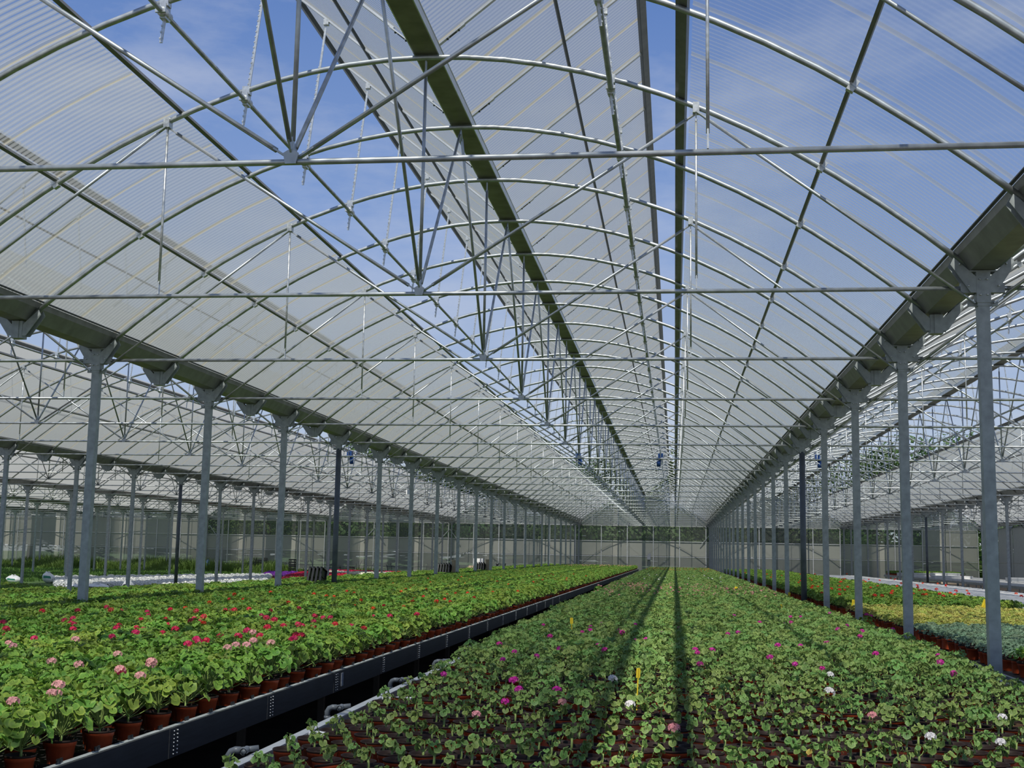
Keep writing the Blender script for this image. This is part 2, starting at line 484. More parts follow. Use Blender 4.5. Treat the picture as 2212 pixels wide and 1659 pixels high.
def bolts_mesh():
    b = MB()
    for s in (-1, 1):
        for z in (4.06, 4.2):
            b.tube([(s * 0.03, -0.062, z), (s * 0.03, -0.075, z)], 0.009, 6)
        for x, z in ((0.13, 4.14), (0.2, 4.34)): b.tube([(s * x, -0.059, z), (s * x, -0.072, z)], 0.009, 6)
    return b.mesh('bolts', 'zinc')
bolt_me = bolts_mesh()
for row in ROW_START:
    x = XR + row * W
    i0 = ROW_START[row]
    for i in range(i0, 23):
        dark = (i == 4 and row in (0, -1)) or (row == -2 and i in (8,)) or (row == 1 and i == 14)
        lab = ('dark round steel column, ' if dark else 'square grey steel column, ') + nth(i - i0 + 1) + ' from the front in the ' + ROW[row]
        t = thing('steel_column', lab, 'column', (x, Y1 + S * i, 0), 0, 'columns, ' + ROW[row])
        obj('post', dark_me if dark else post_me, t)
        obj('head_bracket', head_me, t)
        if row in (0, -1) and i < 6: obj('bolts', bolt_me, t, kind='stuff')
        if row in (0, -1, -2): obj('base_plate', foot_me, t)

# brackets under the gutter between columns
def between_mesh():
    b = MB()
    b.box((0, 0, 4.17), (0.13, 0.12, 0.20))
    b.box((0.0, -0.065, 4.17), (0.05, 0.012, 0.2))
    for s in (-1, 1):
        for y in (-0.05, 0.05):
            b.prism([(s * 0.055, 4.10), (s * 0.11, 4.10), (s * 0.28, 4.34), (s * 0.25, 4.40), (s * 0.15, 4.31), (s * 0.055, 4.22)], 'y', y - 0.004, y + 0.004)
        b.tube([(s * 0.12, 0, 4.25), (s * 0.22, 0, 4.37)], 0.03, 8)
    return b.mesh('gutter_bracket', 'steel_post')
bt = between_mesh()
for row in (0, -1, -2, 1):
    a = ROW_START[row]
    for i in range(a - (1 if row in (0, -1) else 0), 22):
        o = obj('gutter_bracket', bt, None, (XR + row * W, Y1 + S * i + 2, 0))
        k = i - a + 1 + (1 if row in (0, -1) else 0)
        tag(o, 'gutter bracket, ' + nth(k) + ' from front, ' + ROW[row], 'bracket', 'gutter brackets, ' + ROW[row])

# ------------------------------------------------------------------ gutters
gp = [(-0.215, 4.50), (-0.20, 4.435), (-0.105, 4.285), (0.105, 4.285), (0.20, 4.435), (0.215, 4.50), (0.19, 4.50), (0.165, 4.44), (0.09, 4.305), (-0.09, 4.305), (-0.165, 4.44), (-0.19, 4.50)]
for row in ROW_START:
    ys = Y1 + S * (ROW_START[row] - 2 if row in (0, -1) else ROW_START[row] - 1)
    t = thing('roof_gutter', 'long folded steel gutter carried on the ' + ROW[row], 'gutter', (XR + row * W, ys, 0), 0)
    ln = YEND - ys
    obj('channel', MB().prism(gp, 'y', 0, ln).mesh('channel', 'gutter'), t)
    for s in (-1, 1):
        obj('sealing_lip', MB().box((s * 0.228, ln / 2, 4.515), (0.03, ln, 0.012)).mesh('sealing_lip', 'darkprofile'), t)
    k = 0
    while k * 4 + 0.2 < ln and row in (0, -1):
        obj('joint_strap', MB().prism([(p[0] * 1.02, p[1] - 0.004) for p in gp[:6]] + [(p[0], p[1]) for p in gp[5::-1]], 'y', k * 4 + 0.15, k * 4 + 0.25).mesh('joint_strap', 'gutter') if k == 0 and row == 0 else bpy.data.meshes['joint_strap'], t, (0, (0 if row == 0 else 0) + (k * 4 if k else 0), 0))
        k += 1

# ------------------------------------------------------------------ roof hoops
HP = [(d, 0, az(d)) for d in np.linspace(-5.03, 5.03, 27)]
hoop_me = MB().tube(HP, 0.028, 8).mesh('roof_hoop', 'steel')
hoop_far = MB().tube(HP[::2], 0.028, 5).mesh('roof_hoop', 'steel')
for h in HOUSE_START:
    j0 = HOUSE_START[h]
    for j in range(j0, 45):
        o = obj('roof_hoop', hoop_me if h in (0, -1, 1) and j < 14 else hoop_far, None, (XC + h * W, Y1 + 2 * j, 0))
        tag(o, 'curved galvanised roof hoop, ' + nth(j - j0 + 1) + ' from the front in the ' + HOUSE[h], 'hoop', 'roof hoops, ' + HOUSE[h])

# ------------------------------------------------------------------ roof trusses
AP = 2.6
ap_z = az(AP) - 0.03
def flat_tube(p, q, r, n=8):
    """tube whose ends are pressed flat"""
    p, q = Vector(p), Vector(q); d = (q - p).normalized()
    b = MB().tube([p + d * 0.10, q - d * 0.10], r, n)
    b.beam(p, p + d * 0.12, 0.012, r * 2.4, 0, up=(0, 1, 0)); b.beam(q - d * 0.12, q, 0.012, r * 2.4, 0, up=(0, 1, 0))
    return b
TP = {}
TP['tie_bar'] = flat_tube((-5.06, 0, Z_TIE), (5.06, 0, Z_TIE), 0.0205).mesh('tie_bar', 'steel')
for s in (-1, 1):
    TP[('inner_brace', s)] = flat_tube((s * 0.03, 0.03, Z_TIE + 0.035), (s * AP, 0.03, ap_z - 0.03), 0.017).mesh('inner_brace', 'steel')
    TP[('outer_brace', s)] = flat_tube((s * AP, -0.03, ap_z - 0.03), (s * 5.06, -0.03, Z_LOW), 0.016).mesh('outer_brace', 'steel')
    TP[('hanger', s)] = flat_tube((s * AP, 0, ap_z), (s * AP, 0, Z_TIE + 0.02), 0.0125, 6).mesh('hanger', 'zinc')
    TP[('apex_clamp', s)] = MB().box((s * AP, 0, az(AP) - 0.02), (0.06, 0.09, 0.10)).mesh('apex_clamp', 'zinc')
for k in (-2, 0, 2):
    TP[('ridge_strut', k)] = flat_tube((0, 0.0, Z_TIE + 0.04), (0, k, 6.44), 0.0165).mesh('ridge_strut', 'steel')
TP['node_plate'] = MB().prism([(-0.035, 4.11), (0.035, 4.11), (0.05, 4.18), (0.0, 4.21), (-0.05, 4.18)], 'y', -0.036, -0.026).mesh('node_plate', 'steel')
def whole_truss():
    b = MB()
    for me in (TP['tie_bar'],) : pass
    b.tube([(-5.06, 0, Z_TIE), (5.06, 0, Z_TIE)], 0.0205, 6)
    for s in (-1, 1):
        b.tube([(0, 0, Z_TIE), (s * AP, 0, ap_z)], 0.017, 5); b.tube([(s * AP, 0, ap_z), (s * 5.06, 0, Z_LOW)], 0.016, 5)
        b.tube([(s * AP, 0, ap_z), (s * AP, 0, Z_TIE)], 0.0125, 5)
    for k in (-2, 0, 2): b.tube([(0, 0, Z_TIE), (0, k, 6.44)], 0.0165, 5)
    return b.mesh('roof_truss', 'steel')
far_truss = whole_truss()
for h in HOUSE_START:
    i0 = math.ceil(HOUSE_START[h] / 2)
    if h == 0: i0 = -1
    for i in range(i0, 23):
        lab = 'slim steel roof truss, ' + nth(i - i0 + 1) + ' from the front in the ' + HOUSE[h]
        loc = (XC + h * W, Y1 + S * i, 0)
        if (h == 0 and i < 14) or (h in (-1, 1) and i < 9):
            t = thing('roof_truss', lab, 'truss', loc, 0, 'roof trusses, ' + HOUSE[h])
            for k, me in TP.items():
                obj(k if isinstance(k, str) else k[0], me, t)
        else:
            tag(obj('roof_truss', far_truss, None, loc), lab, 'truss', 'roof trusses, ' + HOUSE[h])

# ------------------------------------------------------------------ ridge beams, purlins, vents, shafts
VANG, VLEN = R(39), 2.50
hx, hz = 0.10, 6.60
fdir = {s: Vector((s * math.cos(VANG), 0, math.sin(VANG))) for s in (-1, 1)}
fnor = {s: Vector((-s * math.sin(VANG), 0, math.cos(VANG))) for s in (-1, 1)}
FLAP = {}; RAFT = {}; RACK = {}
for s in (-1, 1):
    n = fnor[s]
    P = [(s * hx + fdir[s].x * d + n.x * 0.035, hz + fdir[s].z * d + n.z * 0.035) for d in (0.0, VLEN + 0.05)]
    FLAP[s] = ribbed(P, [(n.x, n.z)] * 2, 1.0).mesh('vent_panel', ['sheet', 'sheet_lap'])
    a = Vector((s * hx, 0, hz))
    b = MB(); b.beam(a + fdir[s] * 0.30, a + fdir[s] * (VLEN - 0.08), 0.045, 0.022, 0, up=n)
    RAFT[s] = b.mesh('vent_rafter', 'alu')
    c = MB(); c.beam(a + fdir[s] * 0.0 - n * 0.012, a + fdir[s] * 0.34 - n * 0.012, 0.05, 0.012, 0, up=n)
    for dd in (0.12, 0.26): c.box(a + fdir[s] * dd - n * 0.022, (0.02, 0.02, 0.012), 1)
    c.box(a + fdir[s] * 0.19 - n * 0.021, (0.09, 0.012, 0.006), 1, Matrix.Rotation(-s * VANG, 3, 'Y'))
    RACK[('hinge', s)] = c.mesh('hinge_strap', ['alu', 'darkprofile'])
    # rack: an upright toothed strip from the shaft to the flap
    top = a + fdir[s] * 1.93 - n * 0.03
    r = MB()
    bot = Vector((s * 1.80 + (top.x - s * 1.80) * -0.12, 0, az(1.8) - 0.36))
    r.beam(bot, top, 0.024, 0.014, 0, up=(0, 1, 0))
    d = (top - bot)
    for k in range(26):
        q = bot + d * (0.02 + 0.028 * k)
        r.box(q + Vector((s * 0.012, 0, 0)), (0.014, 0.02, 0.014))
    r.box(top, (0.06, 0.05, 0.07))
    RACK[s] = r.mesh('rack', 'zinc')
PIN = {}
for s in (-1, 1):
    b = MB()
    z = az(1.8)
    b.box((s * 1.80, 0, z - 0.10), (0.05, 0.10, 0.13)); b.box((s * 1.80, 0, z - 0.01), (0.075, 0.07, 0.08))
    b.tube([(s * 1.80, -0.07, z - 0.115), (s * 1.80, 0.07, z - 0.115)], 0.042, 10)
    b.box((s * 1.80 + 0.0, -0.09, z - 0.12), (0.09, 0.02, 0.03))
    PIN[s] = b.mesh('pinion_bracket', 'zinc')
for h in HOUSE_START:
    x = XC + h * W
    j0 = ROOF_START[h]
    y0 = Y1 + 2 * j0
    ln = YEND - y0
    hn = HOUSE[h]
    # ridge
    t = thing('ridge_beam', 'wide flat steel ridge beam along the ' + hn, 'ridge', (x, y0, 0))
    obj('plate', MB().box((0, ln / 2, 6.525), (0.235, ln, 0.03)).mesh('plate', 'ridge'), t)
    for s in (-1, 1): obj('side_lip', MB().box((s * 0.118, ln / 2, 6.56), (0.012, ln, 0.10)).mesh('side_lip', 'alu'), t)
    # purlins
    for s, sn in ((-1, 'bushy bench'), (1, 'mixed bench')):
        nm = 'side facing the ' + sn
        sl = math.atan(2 * 0.0853 * VD) * s
        b = MB().box((s * VD, ln / 2, az(VD) + 0.055), (0.06 if s > 0 else 0.04, ln, 0.06 if s > 0 else 0.045), 0, Matrix.Rotation(sl, 3, 'Y'))
        if s > 0: b.box((s * (VD - 0.05), ln / 2, az(VD) + 0.085), (0.045, ln, 0.012), 0, Matrix.Rotation(sl, 3, 'Y'))
        o = obj('roof_purlin', b.mesh('roof_purlin', 'edge'), None, (x, y0, 0))
        tag(o, 'dark edge purlin below the vent, %s, %s' % (hn, 'bushy bench side' if s < 0 else 'mixed bench side'), 'purlin')
        d2 = 3.75
        sl = math.atan(2 * 0.0853 * d2) * s
        t = thing('roof_purlin', 'thin middle purlin of the roof slope, %s, %s' % (hn, 'bushy bench side' if s < 0 else 'mixed bench side'), 'purlin', (x, y0, 0))
        obj('rail', MB().box((s * d2, ln / 2, az(d2) + 0.052), (0.032, ln, 0.045), 0, Matrix.Rotation(sl, 3, 'Y')).mesh('rail', 'edge'), t)
        if h in (0, -1, 1):
            cm = MB().box((s * d2, 0, az(d2) + 0.01), (0.06, 0.05, 0.10), 0, Matrix.Rotation(sl, 3, 'Y')).mesh('clamp', 'zinc')
            for j in range(0, int(ln / 2) + 1): obj('clamp', cm, t, (0, 2 * j, 0))
        # vent flap
        t = thing('vent_flap', 'raised ridge vent of ribbed clear sheet, %s, %s' % (hn, 'bushy bench side' if s < 0 else 'mixed bench side'), 'roof vent', (x, y0, 0))
        a = Vector((s * hx, 0, hz)); n = fnor[s]
        rot = Matrix.Rotation(-s * VANG, 3, 'Y')
        e = a + fdir[s] * (VLEN - 0.03)
        b = MB().box(e + Vector((0, ln / 2, 0)), (0.095, ln, 0.03), 0, rot)
        b.box(e + fdir[s] * -0.055 + Vector((0, ln / 2, 0)), (0.014, ln, 0.05), 1, rot)
        obj('edge_profile', b.mesh('edge_profile', ['edge', 'darkprofile']), t)
        obj('hinge_profile', MB().box(a + Vector((0, ln / 2, 0)), (0.05, ln, 0.04), 0, rot).mesh('hinge_profile', 'alu'), t)
        md_ = a + fdir[s] * 1.36 - n * 0.004
        obj('middle_rail', MB().box(md_ + Vector((0, ln / 2, 0)), (0.03, ln, 0.03), 0, rot).mesh('middle_rail', 'darkprofile'), t)
        nr = int(ln / 2) + 1
        if h in PANELLED:
            for i in range(int(ln)): obj('vent_panel', FLAP[s], t, (0, i, 0))
            for j in range(nr):
                obj('vent_rafter', RAFT[s], t, (0, 2 * j, 0))
                if j < 26: obj('hinge_strap', RACK[('hinge', s)], t, (0, 2 * j, 0))
                obj('rack', RACK[s], t, (0, 2 * j, 0))
        else:
            P = [a + n * 0.035, a + fdir[s] * (VLEN + 0.05) + n * 0.035]
            obj('vent_sheet', MB().add([P[0], P[1], P[1] + Vector((0, ln, 0)), P[0] + Vector((0, ln, 0))], [(0, 1, 2, 3)]).mesh('vent_sheet', 'sheet_far'), t)
            b = MB()
            for j in range(nr): obj('rack', RACK[s], t, (0, 2 * j, 0))
        # shaft
        t = thing('vent_shaft', 'long round drive shaft under the vent, %s, %s' % (hn, 'bushy bench side' if s < 0 else 'mixed bench side'), 'shaft', (x, y0, 0))
        obj('rod', MB().tube([(s * 1.8, 0, az(1.8) - 0.115), (s * 1.8, ln, az(1.8) - 0.115)], 0.0215 if s < 0 else 0.027, 10).mesh('rod', 'steel'), t)
        for j in range(nr): obj('pinion_bracket', PIN[s], t, (0, 2 * j, 0))
    if h in (0, 1, -1):
        for s in (-1, 1):
            t = thing('vent_motor', 'small blue motor on the vent shaft, %s, %s' % (hn, 'bushy bench side' if s < 0 else 'mixed bench side'), 'motor', (x + s * 1.8, Y1 + 42.0 + 1.0, az(1.8) - 0.115))
            obj('gearbox', MB().box((0, 0, -0.08), (0.22, 0.3, 0.26)).mesh('gearbox', 'blue'), t)
            obj('motor_body', MB().tube([(s * -0.08, 0, -0.2), (s * -0.08, 0, -0.52)], 0.09, 12).mesh('motor_body', 'blue'), t)
            obj('terminal_box', MB().box((s * 0.10, 0.05, -0.30), (0.10, 0.16, 0.12)).mesh('terminal_box', 'white'), t)

# small white card hung on a tie bar of the next bay
t = thing('hanging_card', 'small blank white card hung from a tie bar past the bushy bench', 'card', (-10.2, Y1 + 4 * 9 - 0.05, 4.1))
obj('sheet', MB().box((0, 0, -0.10), (0.24, 0.012, 0.17)).mesh('sheet', 'paper'), t)
for s in (-1, 1): obj('hook', MB().box((s * 0.08, 0, 0.0), (0.01, 0.01, 0.06)).mesh('hook', 'zinc'), t)

# ------------------------------------------------------------------ leaves, plants, flowers
def leaf_geo(n=11, ruffle=0.10, cup=0.18, fold=0.10, notch=0.35, seed=0):
    """round scalloped leaf, centre at the stalk, radius about 1, lies in x-y, faces +z"""
    rg = random.Random(seed)
    vs = [(0, 0, -0.10)]; rad = [0.0]
    angs = [math.pi * (-0.88 + 1.76 * k / (n - 1)) for k in range(n)]
    ph = rg.random() * 6
    for ring, rr in ((1, 0.58), (2, 1.0)):
        for k, a in enumerate(angs):
            r = rr * (0.92 + 0.10 * rg.random()) * (1.0 - notch * 0.3 * (abs(a) > 2.4))
            if ring == 2: r *= (1.06 if k % 2 else 0.95)
            x, y = r * math.cos(a), r * math.sin(a)
            z = cup * rr * rr * 0.6 + fold * abs(y) + (ruffle * math.sin(a * 3.5 + ph) if ring == 2 else 0.02) - 0.10
            vs.append((x, y, z)); rad.append(0.58 if ring == 1 else 1.0)
    fs = []
    for k in range(n - 1):
        fs.append((0, 1 + k, 2 + k))
        fs.append((1 + k, 1 + n + k, 2 + n + k, 2 + k))
    return vs, fs, rad
LEAF_GEO = [leaf_geo(seed=i, ruffle=0.13 + 0.06 * (i % 3), cup=-0.15 + 0.22 * (i % 3), fold=0.10 + 0.14 * (i % 2)) for i in range(5)]
def leaf_mesh(i, mat):
    vs, fs, rad = LEAF_GEO[i]
    b = MB().add(vs, fs, 0, True)
    return b.mesh('leaf', mat, rad)

def plan(seed, n, spread, h0, h1, size, tilt, top=0.0):
    """list of leaf transforms (matrix, leaf index) and their stalk roots for one plant"""
    rg = random.Random(seed); out = []
    for i in range(n):
        u = (i + 0.5) / n
        ang = i * 2.39996 + rg.uniform(-0.4, 0.4)
        rr = spread * (math.sqrt(u) * 0.95 + rg.uniform(-0.08, 0.08))
        hh = h0 + (h1 - h0) * (1 - u * u * 0.75) + rg.uniform(-0.12, 0.10) * (h1 - h0)
        sz = size * rg.uniform(0.62, 1.12)
        ti = tilt * (0.35 + 0.9 * u) + rg.uniform(-0.35, 0.35)
        pos = Vector((rr * math.cos(ang), rr * math.sin(ang), max(hh, h0 * 0.6)))
        m = Matrix.Translation(pos) @ Matrix.Rotation(ang, 4, 'Z') @ Matrix.Rotation(ti, 4, 'Y') @ Matrix.Rotation(rg.uniform(-0.4, 0.4), 4, 'X') @ Matrix.Diagonal((sz, sz, sz, 1))
        out.append((m, rg.randrange(5)))
    return out

def foliage_mesh(name, leaves, mat):
    b = MB(); rad = []
    for m, k in leaves:
        vs, fs, rd = LEAF_GEO[k]
        b.add([m @ Vector(v) for v in vs], fs, 0, True); rad += rd
    return b.mesh(name, mat, rad)

def stem_mesh(leaves, base=0.0, thick=0.0055, th=0.55):
    b = MB()
    top = max(m.translation.z for m, _ in leaves) * th
    b.tube([(0, 0, base), (0.004, 0.002, top * 0.6), (0, 0.004, top)], [thick * 1.3, thick, thick * 0.8], 6)
    for i, (m, _) in enumerate(leaves):
        p = m.translation
        z = base + (top - base) * (0.55 + 0.45 * ((i * 7) % 10) / 10)
        q = Vector((0, 0, z))
        b.tube([q, (q + p) / 2 + Vector((0, 0, -0.006)), p], 0.0016 + thick * 0.12, 4, 0, False)
    return b.mesh('stem', 'stem')

PZ, PRIM = 0.115, 0.066
def pot_meshes(r=PRIM, h=PZ, n=18):
    p = MB().lathe([(0.0, 0.0), (r * 0.70, 0.0), (r * 0.72, 0.004), (r * 0.90, h * 0.80), (r * 0.94, h * 0.80), (r * 0.97, h * 0.985)], n).mesh('pot', 'pot')
    rim = MB().lathe([(r * 0.965, h * 0.93), (r * 1.0, h * 0.94), (r * 1.01, h), (r * 0.985, h * 1.015), (r * 0.94, h), (r * 0.89, h * 0.82)], n).mesh('rim', 'rim')
    soil = MB().lathe([(0.0, h * 0.93), (r * 0.5, h * 0.92), (r * 0.90, h * 0.88)], 12).mesh('soil', 'soil')
    return p, rim, soil
POT, RIM, SOIL = pot_meshes()

def flower_mesh(col, r=0.028, seed=0, n=13):
    """geranium head: florets of five petals over a dome"""
    rg = random.Random(seed); b = MB(); rad = []
    for i in range(n):
        u = (i + 0.5) / n
        th = math.acos(1 - u * 1.15); ph = i * 2.39996
        d = Vector((math.sin(th) * math.cos(ph), math.sin(th) * math.sin(ph), math.cos(th)))
        c = Vector((d.x * r, d.y * r, d.z * r * 0.75))
        x = d.orthogonal().normalized(); y = d.cross(x)
        a0 = rg.random() * 6
        for k in range(5):
            a = a0 + k * 1.2566
            e = x * math.cos(a) + y * math.sin(a); f = x * math.cos(a + 0.55) + y * math.sin(a + 0.55); g = x * math.cos(a - 0.55) + y * math.sin(a - 0.55)
            s = r * 0.52
            b.add([c, c + g * s * 0.75 + d * 0.002, c + e * s * 1.05 + d * rg.uniform(0, 0.005), c + f * s * 0.75 + d * 0.002], [(0, 1, 2, 3)], 0, True)
            rad += [0.0, 0.9, 1.0, 0.9]
    return b.mesh('flower_head', 'fl_' + col, rad)
FLM = {c: flower_mesh(c, 0.0235, seed=i) for i, c in enumerate(FLOWER)}
STALK = MB().tube([(0, 0, -0.11), (0.004, 0, -0.05), (0, 0, 0.0)], 0.002, 5, 0, False).mesh('flower_stalk', 'stem')

YOUNG = [plan(100 + i, 4 + i % 4, 0.029, PZ + 0.016, PZ + 0.046 + 0.014 * (i % 3), 0.0205 + 0.0020 * (i % 2), 1.0) for i in range(8)]
YOUNG += [plan(120 + i, 8 + i % 4, 0.050, PZ + 0.012, PZ + 0.076 + 0.012 * (i % 3), 0.0225, 0.85) for i in range(6)]
YOUNG += [plan(140 + i, 17 + i % 4, 0.086, PZ + 0.012, PZ + 0.105 + 0.012 * (i % 3), 0.026, 0.85) for i in range(6)]
BUSHY = [plan(200 + i, 31 + 2 * (i % 3), 0.125, PZ + 0.015, PZ + 0.150 + 0.012 * (i % 3), 0.031, 0.85) for i in range(6)]
Y_FOL = [foliage_mesh('foliage', p, 'leaf_young') for p in YOUNG]
B_FOL = [foliage_mesh('foliage', p, 'leaf_bushy') for p in BUSHY]
Y_STEM = [stem_mesh(p, PZ * 0.82, 0.0062, 0.80) for p in YOUNG]
B_STEM = [stem_mesh(p, PZ * 0.82, 0.006, 0.5) for p in BUSHY]
Y_LEAF = [leaf_mesh(i, 'leaf_young') for i in range(5)]
B_LEAF = [leaf_mesh(i, 'leaf_bushy') for i in range(5)]
OLD_LEAF = leaf_mesh(1, 'leaf_old')

# flower heads seen in the beds: (x, y) on the plants
PALE = [(-4.43, 7.96), (-4.59, 8.34), (-4.14, 8.12), (-3.62, 6.97), (-3.43, 7.46), (-2.87, 6.41), (-2.93, 6.69), (-2.75, 5.68), (-2.72, 5.49), (-2.87, 8.12), (-3.37, 9.83), (-2.75, 6.68), (-3.31, 6.67), (-2.92, 5.63), (-2.75, 4.9), (-2.74, 5.05), (-2.8, 6.23), (-2.79, 8.24), (-2.77, 8.19), (-2.79, 7.71), (-2.9, 8.59)]
CRIM = [(-6.4, 12.14), (-6.15, 12.4), (-6.22, 13.22), (-5.91, 12.67), (-5.5, 11.01), (-5.42, 12.47), (-5.71, 10.16), (-5.27, 9.44), (-4.65, 8.75), (-4.81, 9.64), (-4.21, 8.96), (-3.94, 9.03), (-4.07, 9.94), (-3.99, 9.49), (-4.43, 11.17), (-3.49, 8.93), (-3.26, 8.7), (-4.84, 13.18), (-4.8, 13.35), (-4.72, 13.6), (-5.06, 12.9), (-2.79, 6.4), (-4.57, 11.85), (-3.15, 8.02), (-3.48, 10.0), (-3.32, 9.35), (-5.42, 13.07), (-4.4, 13.39), (-4.29, 14.07), (-3.96, 11.93), (-3.78, 11.62), (-3.42, 10.78), (-3.47, 10.49), (-3.64, 12.5), (-3.42, 12.3), (-3.07, 11.21), (-2.85, 12.35), (-2.8, 10.82), (-2.75, 13.32), (-2.88, 9.19), (-2.79, 9.06), (-2.8, 9.01), (-3.19, 9.47), (-2.8, 9.23), (-3.36, 11.02)]
RED = [(-6.26, 19.0), (-4.88, 15.54), (-5.47, 18.69), (-4.95, 17.96), (-5.41, 20.4), (-5.04, 19.47), (-4.24, 16.76), (-3.52, 14.5), (-3.58, 15.31), (-4.47, 22.44), (-3.78, 18.76), (-3.23, 16.96), (-3.06, 17.06), (-3.45, 20.87), (-3.28, 17.83), (-3.51, 16.7), (-5.88, 34.47), (-4.22, 29.86), (-3.61, 20.62), (-3.0, 18.75), (-4.18, 10.84), (-6.4, 17.76), (-5.89, 16.16), (-5.73, 15.03), (-3.97, 41.27), (-3.44, 32.86), (-3.37, 30.03), (-3.06, 35.86), (-2.84, 33.13), (-2.83, 40.43), (-3.46, 43.28), (-2.8, 22.49)]
MAGENTA = [(-1.33, 12.83), (-0.84, 12.73), (-0.86, 11.85), (-0.8, 12.1), (-1.09, 11.1), (-0.76, 13.27), (-0.53, 12.32), (-0.49, 11.92), (-0.41, 13.39), (-0.33, 10.81), (-0.25, 11.05), (0.04, 12.87), (-0.12, 12.02), (-0.6, 10.09), (-0.53, 9.7), (-0.87, 9.64), (-0.97, 8.94), (-1.17, 9.26), (0.16, 9.96), (0.17, 9.63), (0.29, 9.98), (0.17, 8.66), (0.5, 12.11), (0.61, 12.43), (0.95, 14.44), (0.73, 15.87), (-0.95, 7.52), (-0.86, 7.02), (-0.65, 7.06), (2.07, 17.39), (1.68, 13.44), (1.88, 14.22), (1.89, 13.18), (1.74, 12.28), (2.28, 13.71), (1.3, 11.17), (0.85, 10.71), (0.69, 9.41), (0.82, 8.88), (1.54, 10.06), (2.01, 10.08), (1.89, 9.4), (1.79, 8.51), (1.42, 15.91), (1.56, 16.07), (1.31, 14.61), (1.2, 14.19), (1.04, 10.75), (0.97, 8.59), (-1.39, 10.01), (-1.42, 7.75), (-1.16, 8.55), (-0.96, 7.51), (-0.94, 6.63)]
WHITE = [(-0.57, 6.63), (-0.19, 6.47), (-0.0, 5.49), (-0.36, 7.45), (0.97, 8.15), (1.0, 6.39), (1.6, 6.53), (1.14, 5.66), (0.84, 7.11), (1.43, 5.68), (-0.95, 6.02)]
RIGHTRED = [(3.03, 28.67), (3.34, 30.21), (3.45, 28.53), (4.0, 31.5), (3.04, 23.97), (4.06, 30.48), (3.49, 27.5), (4.57, 30.38), (5.04, 32.36), (6.55, 41.63), (4.61, 27.66), (4.22, 25.46), (3.64, 23.73), (3.78, 23.82), (5.41, 41.96), (6.41, 35.35), (6.3, 34.0), (5.58, 29.25), (5.99, 30.02), (5.2, 25.77), (5.62, 26.8), (6.16, 28.79), (5.45, 25.6), (6.44, 29.0), (4.83, 25.18), (7.08, 27.43), (6.65, 25.39)]

Z_MID, Z_LEFT, Z_RIGHT = 0.655, 0.705, 0.735          # tops of the bench beds

def scatter(name, pts, sources, parent=None, label=None, cat=None, smin=0.85, smax=1.15, tilt=0.12, mats=(), grow=None, pick=None):
    """one object of kind stuff: copies of real plants' meshes on points, by geometry nodes"""
    pts = np.asarray(pts, dtype=np.float32)
    n = len(pts)
    me = bpy.data.meshes.new(name)
    me.from_pydata(pts.tolist(), [], [])
    for m in mats: me.materials.append(MAT[m])
    rot = np.zeros((n, 3), np.float32)
    rot[:, 2] = rng.uniform(0, 6.283, n); rot[:, 0] = rng.normal(0, tilt, n); rot[:, 1] = rng.normal(0, tilt, n)
    a = me.attributes.new('rot', 'FLOAT_VECTOR', 'POINT'); a.data.foreach_set('vector', rot.ravel())
    a = me.attributes.new('scl', 'FLOAT', 'POINT'); a.data.foreach_set('value', (rng.uniform(smin, smax, n) * (grow(pts) if grow else 1.0)).astype(np.float32))
    a = me.attributes.new('idx', 'INT', 'POINT'); a.data.foreach_set('value', (pick(pts) if pick else rng.integers(0, len(sources), n)).astype(np.int32))
    o = bpy.data.objects.new(name, me); COL.objects.link(o)
    if parent is not None: o.parent = parent
    o['kind'] = 'stuff'
    if label: o['label'] = label
    if cat: o['category'] = cat
    g = bpy.data.node_groups.new(name, 'GeometryNodeTree')
    g.interface.new_socket('Geometry', in_out='INPUT', socket_type='NodeSocketGeometry')
    g.interface.new_socket('Geometry', in_out='OUTPUT', socket_type='NodeSocketGeometry')
    N = g.nodes; K = g.links
    gi = N.new('NodeGroupInput'); go = N.new('NodeGroupOutput')
    iop = N.new('GeometryNodeInstanceOnPoints')
    iop.inputs['Pick Instance'].default_value = True
    jn = N.new('GeometryNodeJoinGeometry')
    for src in reversed(sources):                     # join order is last-linked first
        parts = src if isinstance(src, (list, tuple)) else [src]
        gti = N.new('GeometryNodeGeometryToInstance')
        pj = N.new('GeometryNodeJoinGeometry'); K.new(pj.outputs[0], gti.inputs[0])
        for p in parts:
            oi = N.new('GeometryNodeObjectInfo'); oi.transform_space = 'ORIGINAL'
            oi.inputs['Object'].default_value = p
            oi.inputs['As Instance'].default_value = False
            K.new(oi.outputs['Geometry'], pj.inputs[0])
        K.new(gti.outputs[0], jn.inputs[0])
    def named(nm, typ):
        nd = N.new('GeometryNodeInputNamedAttribute'); nd.data_type = typ
        nd.inputs[0].default_value = nm
        return nd.outputs['Attribute']
    K.new(gi.outputs[0], iop.inputs['Points']); K.new(jn.outputs[0], iop.inputs['Instance'])
    K.new(named('idx', 'INT'), iop.inputs['Instance Index'])
    K.new(named('scl', 'FLOAT'), iop.inputs['Scale'])
    e2r = N.new('FunctionNodeEulerToRotation')
    K.new(named('rot', 'FLOAT_VECTOR'), e2r.inputs[0]); K.new(e2r.outputs[0], iop.inputs['Rotation'])
    K.new(iop.outputs[0], go.inputs[0])
    md = o.modifiers.new('copies', 'NODES'); md.node_group = g
    return o

def grid(xa, xb, dx, ya, yb, dy, jx, jy):
    rows = []
    ny = int((yb - ya) / dy)
    for j in range(ny):
        off = dx / 2 if j % 2 else 0
        n = int((xb - xa - off) / dx + 1e-6) + 1
        for i in range(n):
            rows.append((j, i, xa + off + i * dx + random.uniform(-jx, jx), ya + j * dy + random.uniform(-jy, jy)))
    return rows

